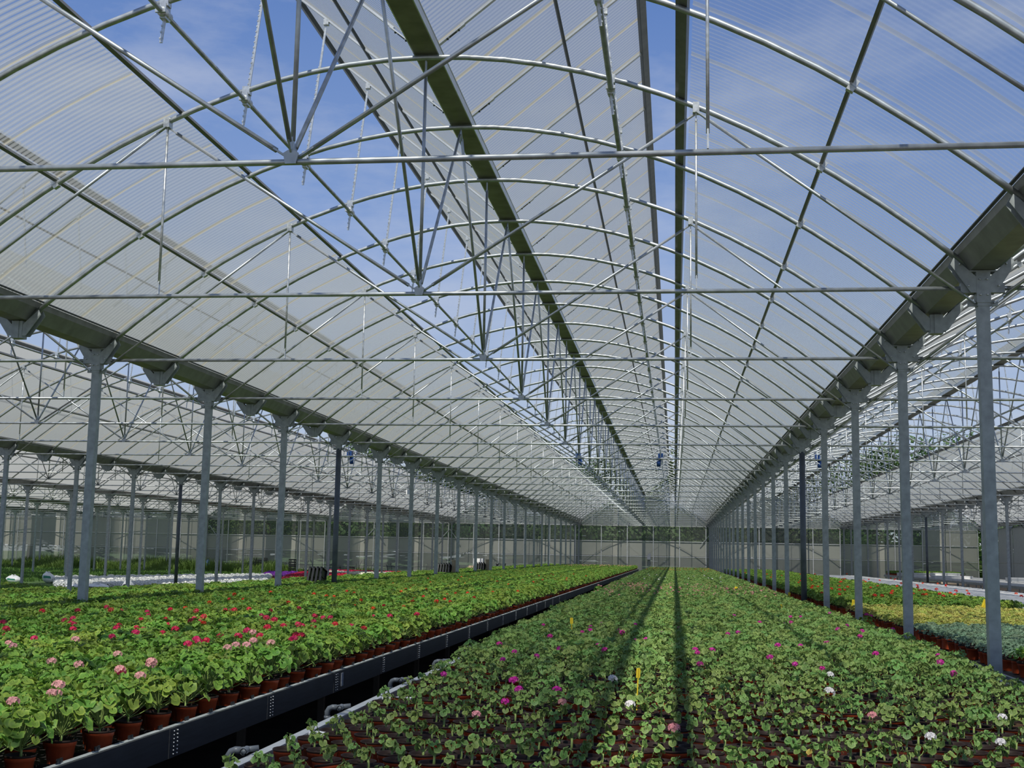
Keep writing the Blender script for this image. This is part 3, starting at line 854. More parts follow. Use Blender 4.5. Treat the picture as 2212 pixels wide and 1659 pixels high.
def plant(name, label, cat, group, loc, rz, leaves, leafm, fol, stem, single_leaves, sc=1.0, blooms=(), old=False):
    t = thing(name, label, cat, loc, rz, group)
    t.scale = (sc, sc, sc)
    p = obj('pot', POT, t); obj('rim', RIM, p)
    obj('soil', SOIL, t)
    st = obj('stem', stem, t)
    if single_leaves:
        for i, (m, k) in enumerate(leaves):
            o = obj('leaf', OLD_LEAF if old and i == len(leaves) - 1 else leafm[k], t)
            if old and i == len(leaves) - 1: o['label'] = 'yellowed leaf'
            o.matrix_local = m
        f = None
    else:
        f = obj('foliage', fol, t)
    for c, dx, dy, z in blooms:
        fh = obj('flower_head', FLM[c], t, (dx, dy, z)); obj('flower_stalk', STALK, fh)
        fh['label'] = c + ' flower head'
    return t, p, st, f

# ---- bench of young geraniums (middle)
cells = grid(-1.79, 2.52, 0.163, 5.02, 94.0, 0.192, 0.008, 0.010)
MAGENTA = [(x * 1.11, y * 1.11) for x, y in MAGENTA]; WHITE = [(x * 1.11, y * 1.11) for x, y in WHITE]
flowers = [('magenta', x, y) for x, y in MAGENTA] + [('blush' if i in (0, 2, 5, 10) else 'white', x, y) for i, (x, y) in enumerate(WHITE)]
ORD_ROW = {}
vis = [c for c in cells if 5.45 <= c[3] and c[2] < 0.285 * c[3] + 0.16 and c[3] < 8]
vis.sort(key=lambda c: (c[0], c[2]))
chosen = vis[:262]
last_row = max(c[0] for c in chosen)
chosen = [c for c in chosen if c[0] < last_row]
rows = sorted(set(c[0] for c in chosen))
key = set((c[0], c[1]) for c in chosen)
used = set()
y_src = []
from collections import Counter
cnt = Counter()
for j, i, x, y in chosen:
    cnt[j] += 1
    lab = 'young geranium in an orange pot, %s from the grey rim, %s row from front' % (nth(cnt[j]), nth(rows.index(j) + 1))
    ro = rows.index(j)
    v = (i * 5 + j * 3) % 8 if ro < len(rows) - 1 else 8 + i % 12
    bl = []
    rz = random.uniform(0, 6.28); sc = random.uniform(0.92, 1.12)
    for q, (c, fx, fy) in enumerate(flowers):
        if q not in used and abs(fx - x) < 0.085 and abs(fy - y) < 0.10:
            used.add(q)
            bl.append((c, 0.0, 0.0, PZ + (0.09 if v < 8 else 0.125)))
    t, p, st, f = plant('young_geranium', lab, 'potted seedling', 'young geraniums on the middle bench', (x, y, Z_MID), rz, YOUNG[v], Y_LEAF, Y_FOL[v], Y_STEM[v], rows.index(j) < 4, sc, bl, old=((i * 7 + j * 11) % 19 == 0))
    if f is not None: y_src.append((v, t, p, st, f))
srcs = []
seen_v = set()
for v, t, p, st, f in sorted(y_src, key=lambda q: q[0]):
    if v not in seen_v:
        seen_v.add(v)
        srcs.append([p, p.children[0], [c for c in t.children if c.name.startswith('soil')][0], st, f])
rest = [(x, y, Z_MID) for j, i, x, y in cells if (j, i) not in key]
def young_pick(p):
    u = p[:, 1] + rng.normal(0, 0.7, len(p))
    k = rng.integers(0, 6, len(p))
    return np.where(u < 8.0, k, np.where(u < 10.5, 8 + k, 14 + k))
mid_mass = scatter('young_geranium_mass', rest, srcs, None, 'dense carpet of young potted geraniums filling the rest of the middle bench', 'potted plants', 0.92, 1.15, 0.08, ['leaf_young', 'pot'], None, young_pick)

# ---- bushy geraniums on the bench with dark side boards
bc = grid(-9.3, -2.72, 0.205, 4.4, 92.0, 0.178, 0.02, 0.02)
bf = [('pale pink', x, y) for x, y in PALE] + [('crimson', x, y) for x, y in CRIM]
visb = [c for c in bc if c[2] > -0.575 * c[3] - 0.1 and c[2] > -4.9]
edge_x = -2.95
def bushy_key(c): return c[3] - (3.5 if c[2] > edge_x else 0)
visb.sort(key=bushy_key)
chb = visb[:190]
keyb = set((c[0], c[1]) for c in chb)
rowsb = sorted(set(c[0] for c in chb))
usedb = set(); b_src = []; cntb = {}
bylist = {}
for c in chb: bylist.setdefault(c[0], []).append(c)
for j in bylist:
    bylist[j].sort(key=lambda c: -c[2])
    for k, (jj, i, x, y) in enumerate(bylist[j]):
        r_ = rowsb.index(j)
        lab = 'bushy geranium in an orange pot, %s from the dark side board, %s row from front' % (nth(k + 1), nth(r_ + 1))
        v = (i * 5 + j * 7) % 6
        rz = random.uniform(0, 6.28); sc = random.uniform(0.95, 1.12)
        bl = []
        for q, (c, fx, fy) in enumerate(bf):
            if q not in usedb and abs(fx - x) < 0.11 and abs(fy - y) < 0.095:
                usedb.add(q)
                a = random.uniform(0, 6.28)
                bl.append((c, 0.05 * math.cos(a), 0.05 * math.sin(a), PZ + 0.205 + 0.02 * random.random()))
        t, p, st, f = plant('bushy_geranium', lab, 'potted geranium', 'bushy geraniums beside the dark side boards', (x, y, Z_LEFT), rz, BUSHY[v], B_LEAF, B_FOL[v], B_STEM[v], y < 6.3 and x > -3.4, sc, bl, old=((i + j) % 23 == 0))
        if f is not None: b_src.append((v, t, p, st, f))
srcb = []; seen_v = set()
for v, t, p, st, f in b_src:
    if v not in seen_v:
        seen_v.add(v)
        srcb.append([p, p.children[0], [c for c in t.children if c.name.startswith('soil')][0], st, f])
restb = [(x, y, Z_LEFT) for j, i, x, y in bc if (j, i) not in keyb and not (abs(x + 7.549) < 0.12 and abs((y - Y1) % 4) < 0.12)]
bushy_mass = scatter('bushy_geranium_mass', restb, srcb, None, 'thick green carpet of bushy geraniums filling the bench with dark boards', 'potted plants', 0.92, 1.15, 0.08, ['leaf_bushy', 'pot'])

def flower_scatter(name, col, pts, parent, sc=1.0):
    src = None
    # a real flower head of that colour somewhere in the scene
    for o in bpy.data.objects:
        if o.data is FLM[col]:
            src = o; break
    if src is None:
        return None
    return scatter(name, pts, [src], parent, None, None, sc * 0.85, sc * 1.2, 0.25, ['fl_' + col])
PENDING = []
zb = Z_LEFT + PZ + 0.215; zm = Z_MID + PZ + 0.135
PENDING.append(('magenta', [(x, y, zm - (0.035 if y < 9 else 0)) for q, (c, x, y) in enumerate(flowers) if q not in used and c == 'magenta'], mid_mass, 0.95, 'magenta_flowers'))
PENDING.append(('white', [(x, y, zm) for q, (c, x, y) in enumerate(flowers) if q not in used and c == 'white'] + [(random.uniform(-1.8, 2.5), random.uniform(41, 56), zm) for _ in range(26)], mid_mass, 1.1, 'white_flowers'))
PENDING.append(('blush', [(random.uniform(-1.8, 2.5), random.triangular(25, 41, 33), zm - 0.01) for _ in range(430)], mid_mass, 0.85, 'blush_flowers'))
PENDING.append(('pale pink', [(x, y, zb) for q, (c, x, y) in enumerate(bf) if q not in usedb and c == 'pale pink'] + [(random.uniform(-7, -2.9), random.uniform(78, 91), zb) for _ in range(90)], bushy_mass, 1.0, 'pale_pink_flowers'))
PENDING.append(('crimson', [(x, y, zb) for q, (c, x, y) in enumerate(bf) if q not in usedb and c == 'crimson'] + [(random.uniform(-6.5, -2.9), random.uniform(8.5, 14), zb - 0.035) for _ in range(28)], bushy_mass, 1.05, 'crimson_flowers'))
PENDING.append(('scarlet', [(x, y, zb) for x, y in RED] + [(random.uniform(-6.5, -2.9), random.uniform(14, 50), zb - 0.03) for _ in range(40)], bushy_mass, 1.0, 'scarlet_flowers'))
PENDING.append(('scarlet', [(random.uniform(-1.8, 2.5), random.uniform(72, 93), zm) for _ in range(260)], mid_mass, 0.9, 'red_flowers'))

# ---- mixed bench beyond the columns
def small_plan(seed, n, spread, h1, size, tilt=0.6):
    return plan(seed, n, spread, PZ + 0.005, PZ + h1, size, tilt)
def single_plant(name, label, cat, loc, leaves, mat, blooms=()):
    fol = foliage_mesh('foliage', leaves, mat)
    t = thing(name, label, cat, loc)
    p = obj('pot', POT, t); r = obj('rim', RIM, p); so = obj('soil', SOIL, t)
    f = obj('foliage', fol, t)
    for c, dx, dy, z in blooms:
        fh = obj('flower_head', FLM[c], t, (dx, dy, z)); obj('flower_stalk', STALK, fh)
    return [p, r, so, f]
ZR = Z_RIGHT
XA, XB = 2.98, 6.0
s1 = [single_plant('herb_plant', 'small bright green plant, %s at the near corner of the mixed bench' % nth(i + 1), 'potted plant', (XA, 9.4 + 0.17 * i, ZR), small_plan(300 + i, 34, 0.085, 0.10, 0.022), 'leaf_bright') for i in range(3)]
s2 = [single_plant('grey_leaved_plant', 'silvery green bedding plant in an orange pot, %s in the edge row' % nth(i + 1), 'potted plant', (XA, 12.4 + 0.17 * i, ZR), small_plan(320 + i, 40, 0.09, 0.07, 0.017), 'leaf_grey') for i in range(3)]
s3 = [single_plant('golden_plant', 'golden variegated plant in an orange pot, %s in the edge row' % nth(i + 1), 'potted plant', (XA, 17.0 + 0.17 * i, ZR), small_plan(340 + i, 34, 0.085, 0.09, 0.024), 'leaf_gold') for i in range(3)]
def mixed(name, label, ya, yb, srcs_, skip, mats, dx=0.17, dy=0.155, xa=XA, xb=XB):
    g = grid(xa, xb, dx, ya, yb, dy, 0.01, 0.01)
    pts = [(x, y, ZR) for j, i, x, y in g if not any(abs(x - sx_) < 0.14 and sy - 0.14 < y < sy + 0.5 for sx_, sy in skip)]
    return scatter(name, pts, srcs_, None, label, 'potted plants', 0.9, 1.15, 0.08, mats)
mixed('herb_plant_mass', 'bright green bedding plants at the near end of the mixed bench', 8.2, 11.9, s1, [(XA, 9.4)], ['leaf_bright'])
mixed('grey_leaved_mass', 'silvery green carpet of bedding plants on the mixed bench', 11.95, 16.6, s2, [(XA, 12.4)], ['leaf_grey'])
mixed('golden_plant_mass', 'golden yellow variegated plants in a band on the mixed bench', 16.7, 22.4, s3, [(XA, 17.0)], ['leaf_gold'])
rg_ = grid(XA, XB, 0.205, 22.7, 76, 0.178, 0.02, 0.02)
right_mass = scatter('red_geranium_mass', [(x, y, ZR) for _, _, x, y in rg_], srcb, None, 'green geraniums with red flowers on the mixed bench', 'potted plants', 0.9, 1.1, 0.08, ['leaf_bushy', 'pot'])
PENDING.append(('scarlet', [(x, y, ZR + PZ + 0.21) for x, y in RIGHTRED] + [(random.uniform(3, 8), random.uniform(24, 60), ZR + PZ + 0.2) for _ in range(50)], right_mass, 1.25, 'red_flowers'))

# one geranium of each flower colour that no single plant above carries
EXTRA = [('scarlet', 'scarlet flowered geranium in an orange pot on the mixed bench edge', (2.86, 25.2, ZR)),
         ('blush', 'blush pink flowered geranium at the rim of the middle bench', (-1.86, 31.0, Z_MID)),
         ('magenta', 'magenta flowered geranium at the column side of the middle bench', (2.57, 17.5, Z_MID))]
for c, lab, loc in EXTRA:
    single_plant('flowering_geranium', lab, 'potted geranium', loc, BUSHY[2], 'leaf_bushy', [(c, 0, 0, PZ + 0.2), (c, 0.06, 0.03, PZ + 0.18)])
for c, pts, par, sc, nm in PENDING:
    if pts: flower_scatter(nm, c, pts, par, sc)

# ------------------------------------------------------------------ benches
def bench_legs(t, xs, ya, yb, step, h, mat='steel_dark'):
    me = MB().box((0, 0, h / 2), (0.05, 0.05, h)).mesh('leg', mat)
    n = 0
    y = ya
    while y < yb:
        for x in xs:
            obj('leg', me, t, (x, y, 0)); n += 1
        y += step
# bushy bench
t = thing('flower_bench', 'long bench with dark riveted side boards holding bushy geraniums', 'bench', (0, 0, 0))
obj('bed', MB().box((-5.04, 48, 0.69), (4.84, 88.6, 0.03)).mesh('bed', 'underbed'), t)
obj('bed', MB().box((-8.55, 48, 0.69), (1.84, 88.6, 0.03)).mesh('bed', 'underbed'), t)
PL = 1.575
bm_ = MB().box((0, PL / 2, 0), (0.022, PL - 0.008, 0.15)).box((-0.02, PL / 2, 0.071), (0.045, PL - 0.008, 0.008), 1)
bm_.box((0.0125, PL - 0.045, 0), (0.004, 0.075, 0.148))
board = bm_.mesh('side_board', ['board', 'steel_post'])
rv = MB()
for y in (0.022, PL - 0.026):
    for k in range(7):
        z = -0.058 + 0.116 * k / 6
        rv.tube([(0.010, y, z), (0.0175, y, z)], 0.0042, 6)
rvm = rv.mesh('rivets', 'zinc')
y = 3.24
y0b = 6.4 - 2 * PL
for k in range(56):
    o = obj('side_board', board, t, (-2.60, y0b + k * PL, 0.695))
    if k < 16: obj('rivets', rvm, o, kind='stuff')
obj('sticker', MB().box((0, 0, 0), (0.004, 0.055, 0.10)).mesh('sticker', 'sticker'), t, (-2.586, y0b + 4 * PL + 0.16, 0.70))
obj('far_board', MB().box((-9.46, 48, 0.70), (0.022, 88.6, 0.15)).mesh('far_board', 'white'), t)
bench_legs(t, (-3.0, -5.0, -9.2), 4.6, 92, 2.0, 0.68, 'black')
# carrier trays along the edge of the bushy bench: black forks between the pots
fork = MB()
for s in (-1, 1):
    fork.box((0, s * 0.015, 0.028), (0.11, 0.004, 0.056))
    fork.box((0.052, s * 0.015, 0.05), (0.006, 0.02, 0.07))
fork.box((0, 0, 0.004), (0.13, 0.15, 0.008))
fork.tube([(0.058, 0, 0.0), (0.06, 0.0, 0.06), (0.04, 0.0, 0.075)], 0.006, 5)
trm = fork.mesh('tray_fork', 'black')
glint = MB().box((0.062, 0.012, 0.035), (0.003, 0.008, 0.04)).mesh('glint_sliver', 'white')  # white sliver standing in for the shine on the black tray, painted highlight
nb_ = 0
for k in range(66):
    yy = 4.5 + 0.356 * k
    nb_ += 1
    tt = thing('carrier_tray', 'black plastic carrier tray end, %s along the dark side board from the front' % nth(nb_), 'tray', (-2.685, yy + 0.02, Z_LEFT), 0, 'carrier trays on the bushy bench')
    obj('fork', trm, tt); obj('painted_glint', glint, tt)

# middle bench
t = thing('flower_bench', 'broad bench with a pale metal rim filled with young geraniums', 'bench', (0, 0, 0))
obj('bed', MB().box((0.32, 49.5, 0.630), (4.42, 89.6, 0.02)).mesh('bed', 'underbed'), t)
rim = MB().prism([(-1.95, 0.64), (-1.91, 0.64), (-1.905, 0.745), (-1.89, 0.752), (-1.89, 0.76), (-1.93, 0.765), (-1.955, 0.755)], 'y', 4.6, 94.3)
obj('rim', rim.mesh('rim_rail', 'rimalu'), t)
obj('far_rim', MB().box((2.60, 49.5, 0.71), (0.03, 89.6, 0.10)).mesh('far_rim', 'rimalu'), t)
cb = MB().box((0.32, 0, 0.645), (4.40, 0.055, 0.010)).mesh('cross_bar', 'white')
for k in range(54): obj('cross_bar', cb, t, (0, 4.84 + 1.65 * k, 0))
cs = MB().box((0, 0, 0.733), (0.20, 0.06, 0.03)).mesh('rim_clip', 'white')
for k in range(54): obj('rim_clip', cs, t, (-1.80, 4.84 + 1.65 * k, 0.012))
ls = MB().box((0, 0, 0.645), (0.05, 89.4, 0.009)).mesh('lath', 'slat')
for k in range(10): obj('lath', ls, t, (-1.55 + 0.45 * k, 49.5, 0.002))
bench_legs(t, (-1.80, 0.3, 2.4), 5.2, 94, 2.0, 0.62)
# irrigation pipes rising beside the rim
def pipe_parts():
    riser = MB().tube([(0, 0, 0), (0, 0, 0.72)], 0.013, 10).mesh('riser', 'pvc')
    elbow = MB().tube([(0, 0, 0.70), (0, 0, 0.76), (0.012, 0, 0.778), (0.03, 0, 0.785), (0.055, 0, 0.785)], 0.0165, 10)
    elbow.tube([(0, 0, 0.715), (0, 0, 0.735)], 0.019, 10)
    tee = MB().tube([(0.05, 0, 0.785), (0.135, 0.02, 0.795)], 0.0135, 10)
    tee.tube([(0.085, 0.005, 0.79), (0.085, -0.045, 0.785)], [0.0165, 0.0165], 10, 0, False)
    tee.tube([(0.085, 0.005, 0.79), (0.085, -0.045, 0.785)], [0.012, 0.012], 10, 0, True)
    return riser, elbow.mesh('elbow', 'pvc'), tee.mesh('tee', 'pvc')
PPi = pipe_parts()
for k in range(26):
    t = thing('irrigation_pipe', 'grey plastic watering pipe with elbow, %s from the front beside the pale bench rim' % nth(k + 1), 'pipe', (-2.03, 5.66 + 1.65 * k, 0.0), 0, 'watering pipes in the aisle')
    for nm, me in zip(('riser', 'elbow', 'tee'), PPi): obj(nm, me, t)

# mixed bench and empty white benches
t = thing('flower_bench', 'mixed bench behind the columns with bands of bedding plants', 'bench', (0, 0, 0))
obj('bed', MB().box((4.5, 42.3, 0.715), (3.3, 68.6, 0.03)).mesh('bed', 'underbed'), t)
obj('side_rail', MB().box((2.84, 42.3, 0.69), (0.03, 68.6, 0.09)).mesh('side_rail', 'rimalu'), t)
bench_legs(t, (2.95, 4.6, 6.0), 9, 76, 3.0, 0.70)
slat = MB().box((0, 0, 0), (4.3, 0.11, 0.02)).mesh('slat', 'slat')
def slat_bench(label, x, ya, yb, n=None):
    t = thing('slatted_bench', label, 'bench', (x, 0, 0))
    st = 0.24
    k = 0
    y = ya
    while y < yb and k < 290:
        obj('slat', slat, t, (random.uniform(-0.04, 0.04), y, 0.76 + random.uniform(-0.006, 0.006)))
        y += st; k += 1
    for s in (-1, 1):
        obj('frame_rail', MB().box((s * 2.18, (ya + yb) / 2, 0.70), (0.05, yb - ya, 0.10)).mesh('frame_rail', 'steel'), t)
    bench_legs(t, (-2.1, 2.1), ya + 0.2, yb, 2.4, 0.66, 'steel_post')
slat_bench('empty bench of pale slats beyond the mixed bench', 8.6, 22, 78)
slat_bench('empty bench of pale slats along the outer wall side', 16.0, 50, 86)
# pale sheets and boxes lying on the outer bench
for i, (x, y, w, d, hh) in enumerate(((14.6, 80, 1.6, 2.0, 0.16), (16.4, 79.5, 1.5, 1.4, 0.2), (15.2, 72, 2.0, 1.0, 0.12), (17.2, 66, 1.0, 1.2, 0.15))):
    b = MB().box((0, 0, hh / 2), (w, d, hh)).box((0, 0, hh + 0.01), (w * 1.03, d * 1.03, 0.03))
    tag(obj('foam_tray', b.mesh('foam_tray', 'white'), None, (x, y, 0.775)), 'white foam tray lying on the outer slatted bench, %s from the front' % nth(4 - i), 'tray', 'foam trays on the outer bench')
o = scatter('outer_plants_mass', [(x, y, 0.77) for _, _, x, y in grid(13.95, 18.1, 0.205, 82, 86, 0.18, 0.02, 0.02)], srcb, None, 'row of green plants at the far end of the outer bench', 'potted plants', 0.8, 1.0, 0.1, ['leaf_bushy'])

# ------------------------------------------------------------------ yellow labels stuck in the pots
def plant_label(x, y, z, h, rz, lean, lab, big=1.0):
    t = thing('plant_label', lab, 'plant label', (x, y, z), rz)
    t.rotation_euler = (0, lean, rz)
    obj('stake', MB().box((0, 0, h / 2), (0.007, 0.004, h)).mesh('stake', 'yellow'), t)
    b = MB().prism([(-0.02 * big, h - 0.075 * big), (0.02 * big, h - 0.075 * big), (0.023 * big, h - 0.012), (0.012 * big, h), (-0.02 * big, h - 0.004)], 'y', -0.002, 0.002)
    obj('plate', b.mesh('plate', 'yellow'), t)
plant_label(-0.235, 7.86, Z_MID - 0.01, 0.37, 0.9, 0.06, 'tall narrow yellow plant label in the sunlit strip of young geraniums', 0.8)
plant_label(-1.13, 14.1, Z_MID - 0.01, 0.36, 0.6, -0.05, 'yellow plant label among magenta flowers close to the pale rim', 0.9)
plant_label(4.97, 21.6, ZR, 0.38, 0.1, 0.35, 'tilted yellow label standing in the golden plants', 1.9)
plant_label(2.99, 21.9, ZR, 0.30, 0.2, 0.1, 'yellow label behind the second steel column at the golden plants', 1.8)
plant_label(2.5, 28.5, Z_MID - 0.01, 0.32, 0.4, 0.1, 'small yellow label beside the dark steel column', 1.4)
plant_label(1.86, 21.9, Z_MID - 0.01, 0.30, 0.8, -0.3, 'slanting yellow label in front of the dark steel column', 0.9)
plant_label(1.55, 33.0, Z_MID - 0.01, 0.32, 0.2, 0.1, 'yellow label in the band of blush flowers', 1.8)
# black plastic bits at the outer edge of the middle bench
for i, (x, y) in enumerate(((2.44, 11.2), (2.50, 12.8), (2.50, 16.0))):
    b = MB().box((0, 0, 0.01), (0.16, 0.24, 0.02)).box((0.07, 0, 0.03), (0.02, 0.24, 0.05)).box((-0.07, 0, 0.03), (0.02, 0.24, 0.05)).box((0, 0.11, 0.03), (0.16, 0.02, 0.05))
    tag(obj('plastic_tray', b.mesh('plastic_tray', 'black'), None, (x, y, Z_MID + PZ + 0.03), (0.1, 0.06, 0.4 * i)), 'small black tray left on the young geraniums by the columns, %s from the front' % nth(i + 1), 'tray', 'loose trays by the columns')

# ------------------------------------------------------------------ petunia beds and the weedy far corner
def petunia_mesh(col, seed):
    rg = random.Random(seed); b = MB(); rad = []
    for i in range(26):
        u = (i + 0.5) / 26; th = math.acos(1 - u * 0.98); ph = i * 2.39996
        d = Vector((math.sin(th) * math.cos(ph), math.sin(th) * math.sin(ph), math.cos(th)))
        c = Vector((d.x * 0.16, d.y * 0.16, 0.10 + d.z * 0.14))
        x = d.orthogonal().normalized(); y = d.cross(x); s = 0.042 * rg.uniform(0.8, 1.15)
        vs = [c] + [c + (x * math.cos(k * 1.0472) + y * math.sin(k * 1.0472)) * s + d * 0.012 for k in range(6)]
        b.add(vs, [(0, 1 + k, 1 + (k + 1) % 6) for k in range(6)], 0, True); rad += [0.0] + [1.0] * 6
    nf = len(b.f)
    for m, k in plan(seed + 50, 22, 0.19, 0.05, 0.19, 0.035, 0.9):
        vs, fs, rd = LEAF_GEO[k]
        b.add([m @ Vector(v) for v in vs], fs, 1, True); rad += rd
    return b.mesh('flowers', ['fl_' + col, 'leaf_bushy'], rad)
def bed(name, label, col, quad, n_u, n_v, first_label, keep=1.0):
    (x0, y0), (x1, y1), (x2, y2), (x3, y3) = quad
    pts = []
    for i in range(n_u):
        for j in range(n_v):
            u = (i + random.uniform(0.2, 0.8)) / n_u; v = (j + random.uniform(0.2, 0.8)) / n_v
            if random.random() > keep: continue
            xa, ya = x0 + (x1 - x0) * u, y0 + (y1 - y0) * u
            xb, yb = x3 + (x2 - x3) * u, y3 + (y2 - y3) * u
            pts.append((xa + (xb - xa) * v, ya + (yb - ya) * v, 0.0))
    t = thing('petunia_plant', first_label, 'petunia', (x0, y0, 0.0))
    p = obj('flowers', petunia_mesh(col, 5), t)
    pt = obj('pot', POT, t)
    return scatter(name, pts, [[p, pt]], None, label, 'flower bed', 0.9, 1.2, 0.1, ['fl_' + col])
bed('white_petunia_mass', 'broad bed of white petunias on the ground', 'pure white', [(-24.0, 46.6), (-17.6, 52.6), (-24.6, 74.6), (-29.6, 57.0)], 34, 52, 'white petunia plant at the near corner of the white bed')
bed('purple_petunia_mass', 'small bed of purple petunias behind the white ones', 'purple', [(-24.4, 72.5), (-23.2, 73.5), (-25.4, 83), (-27.2, 82)], 8, 26, 'purple petunia plant at the near corner of the purple bed')
bed('pink_petunia_mass', 'bed of pink petunias behind the dark red ones', 'crimson', [(-22.9, 72.6), (-19.2, 72.6), (-21.2, 80), (-25.2, 83)], 18, 24, 'crimson pink petunia plant at the near corner of the pink bed')
bed('dark_red_mass', 'bed of dark red petunias beside a dark column', 'dark red', [(-19.9, 60.5), (-17.6, 60.5), (-18.0, 68), (-21.4, 68)], 12, 24, 'dark red petunia plant at the near corner of the dark red bed')
bed('cream_petunia_mass', 'bed of cream petunias behind the pink ones', 'cream', [(-24.5, 83.5), (-19.2, 81), (-19.4, 87), (-25.6, 88)], 20, 18, 'cream petunia plant at the near corner of the cream bed')
bed('far_red_mass', 'strip of crimson petunias at the back of the beds', 'crimson', [(-25.2, 88.6), (-19.6, 87.6), (-20.2, 92), (-26, 93)], 20, 14, 'crimson petunia plant at the near corner of the farthest strip')
# potted plants standing on the ground between the benches and the petunias
gpts = [(x, y, 0.02) for _, _, x, y in grid(-28.5, -20.0, 0.24, 33.0, 44.5, 0.22, 0.02, 0.02) if y < 40 + (-20 - x) * 0.75 and random.random() > 0.03]
gpts += [(x, y, 0.02) for _, _, x, y in grid(-19.2, -9.8, 0.22, 25.0, 47.0, 0.2, 0.02, 0.02) if not (13.6 < -x < 14.6) and not (y > 36 and x < -14 + (y - 36) * -0.1 and x > -15.5) and random.random() > 0.04]
scatter('floor_plants_mass', gpts, srcb, None, 'green potted plants set out on the ground past the bushy bench', 'potted plants', 0.95, 1.2, 0.1, ['leaf_bushy'])
# pale boards edging the ground plants
for i, (x, y, l) in enumerate(((-23.4, 47.6, 1.6), (-17.5, 38.5, 1.0), (-14.6, 42.0, 1.3))):
    b = MB().box((0, 0, 0.05), (l, 0.14, 0.1)).box((0, 0.16, 0.04), (l * 0.96, 0.12, 0.08))
    tag(obj('edging_board', b.mesh('edging_board', 'wood'), None, (x, y, 0.0)), 'pale edging board lying by the ground plants, %s from the outer end' % nth(i + 1), 'board', 'edging boards')

def blade_stuff(name, label, n, xr, yr, hr, wd, mat, seeds=False):
    b_v = []; b_f = []; rad = []
    X = rng.uniform(*xr, n); Y = rng.uniform(*yr, n); H = rng.uniform(*hr, n) * (0.55 + 0.45 * np.sin(X * 0.7) * np.cos(Y * 0.5 + 1)); A = rng.uniform(0, 6.28, n)
    LX = rng.normal(0, 0.18, n); LY = rng.normal(0, 0.18, n)
    for i in range(n):
        c, s = math.cos(A[i]) * wd, math.sin(A[i]) * wd
        x, y, h = X[i], Y[i], max(0.08, H[i]); lx, ly = LX[i] * h, LY[i] * h
        o = len(b_v)
        b_v += [(x - c, y - s, 0), (x + c, y + s, 0), (x + c * 0.8 + lx * 0.5, y + s * 0.8 + ly * 0.5, h * 0.6), (x - c * 0.8 + lx * 0.5, y - s * 0.8 + ly * 0.5, h * 0.6), (x + lx * 1.6, y + ly * 1.6, h)]
        b_f += [(o, o + 1, o + 2, o + 3), (o + 3, o + 2, o + 4)]
        rad += [0, 0, .7, .7, 1]
    b = MB(); b.v = b_v; b.f = b_f; b.m = [0] * len(b_f); b.s = [False] * len(b_f)
    o = obj(name, b.mesh(name, mat, rad)); o['kind'] = 'stuff'; o['label'] = label; o['category'] = 'weeds'
    return o
blade_stuff('tall_weeds', 'tall pale weeds growing along the far end wall', 26000, (-57, -30), (86, 98.5), (0.5, 1.25), 0.03, 'weed')
blade_stuff('lawn_grass', 'short grass and clover in front of the tall weeds', 34000, (-56, -29.5), (50, 88), (0.1, 0.32), 0.03, 'weed')
blade_stuff('edge_weeds', 'low weeds along the foot of the end wall', 9000, (-32, -9), (93.5, 98.8), (0.2, 0.5), 0.025, 'weed')

# ------------------------------------------------------------------ bags, crates, trays and other goods
def bag(label, loc, size, rz, lean=0.0, black=False, seed=0):
    rg = random.Random(seed)
    b = MB(); n, mrows = 14, 9
    vs = []; fs = []; ms = []
    ph = rg.random() * 6
    for j in range(mrows + 1):
        v = j / mrows
        pr = (math.sin(math.pi * min(v * 0.93 + 0.05, 1)) ** 0.55)
        for k in range(n):
            a = 2 * math.pi * k / n
            w = 1 + 0.10 * math.sin(3 * a + ph + v * 4) + 0.06 * rg.uniform(-1, 1)
            vs.append((size[0] / 2 * pr * w * math.copysign(abs(math.cos(a)) ** 0.7, math.cos(a)) + lean * v * size[2], size[1] / 2 * pr * w * math.copysign(abs(math.sin(a)) ** 0.7, math.sin(a)), size[2] * v * (1 + 0.08 * math.sin(2 * a + ph))))
    for j in range(mrows):
        for k in range(n):
            fs.append((j * n + k, j * n + (k + 1) % n, (j + 1) * n + (k + 1) % n, (j + 1) * n + k))
            pr_ = 4 <= j <= 5 and k in (9, 10)
            ms.append(1 if pr_ else 0)
    fs.append(tuple(range(n - 1, -1, -1))); ms.append(0); fs.append(tuple(mrows * n + k for k in range(n))); ms.append(0)
    b.v = vs; b.f = fs; b.m = ms; b.s = [True] * len(fs)
    t = thing('compost_bag', label, 'bag', loc, rz, 'compost bags by the petunias')
    obj('sack', b.mesh('sack', ['bag', 'bagblack' if black else 'bagprint']), t)
    nk = MB()
    for k in range(8):
        a = 2 * math.pi * k / 8
        nk.tube([(lean * size[2], 0, size[2] * 0.96), (lean * size[2] + 0.10 * math.cos(a), 0.08 * math.sin(a), size[2] * 1.06 + 0.02 * (k % 2))], [0.035, 0.015], 4)
    obj('gathered_end', nk.mesh('gathered_end', 'bag'), t)
bag('slumped white compost bag with a green print, farthest from the bushy bench', (-28.7, 51.9, 0.02), (0.62, 0.5, 0.34), 0.2, -0.3, False, 1)
bag('upright puffed white compost bag beside the slumped printed one', (-27.8, 53.2, 0.02), (0.56, 0.45, 0.48), 0.5, -0.2, False, 2)
bag('small white compost bag with a black print by a thin column', (-23.2, 46.2, 0.02), (0.52, 0.4, 0.22), 0.3, 0.2, True, 3)
bag('wide flat white compost bag in front of the white petunias', (-21.6, 45.0, 0.02), (1.0, 0.5, 0.28), 0.1, 0.1, True, 4)
bag('standing white compost bag with a black panel behind the ground plants', (-19.6, 43.2, 0.02), (0.42, 0.34, 0.52), 0.1, 0.05, True, 5)

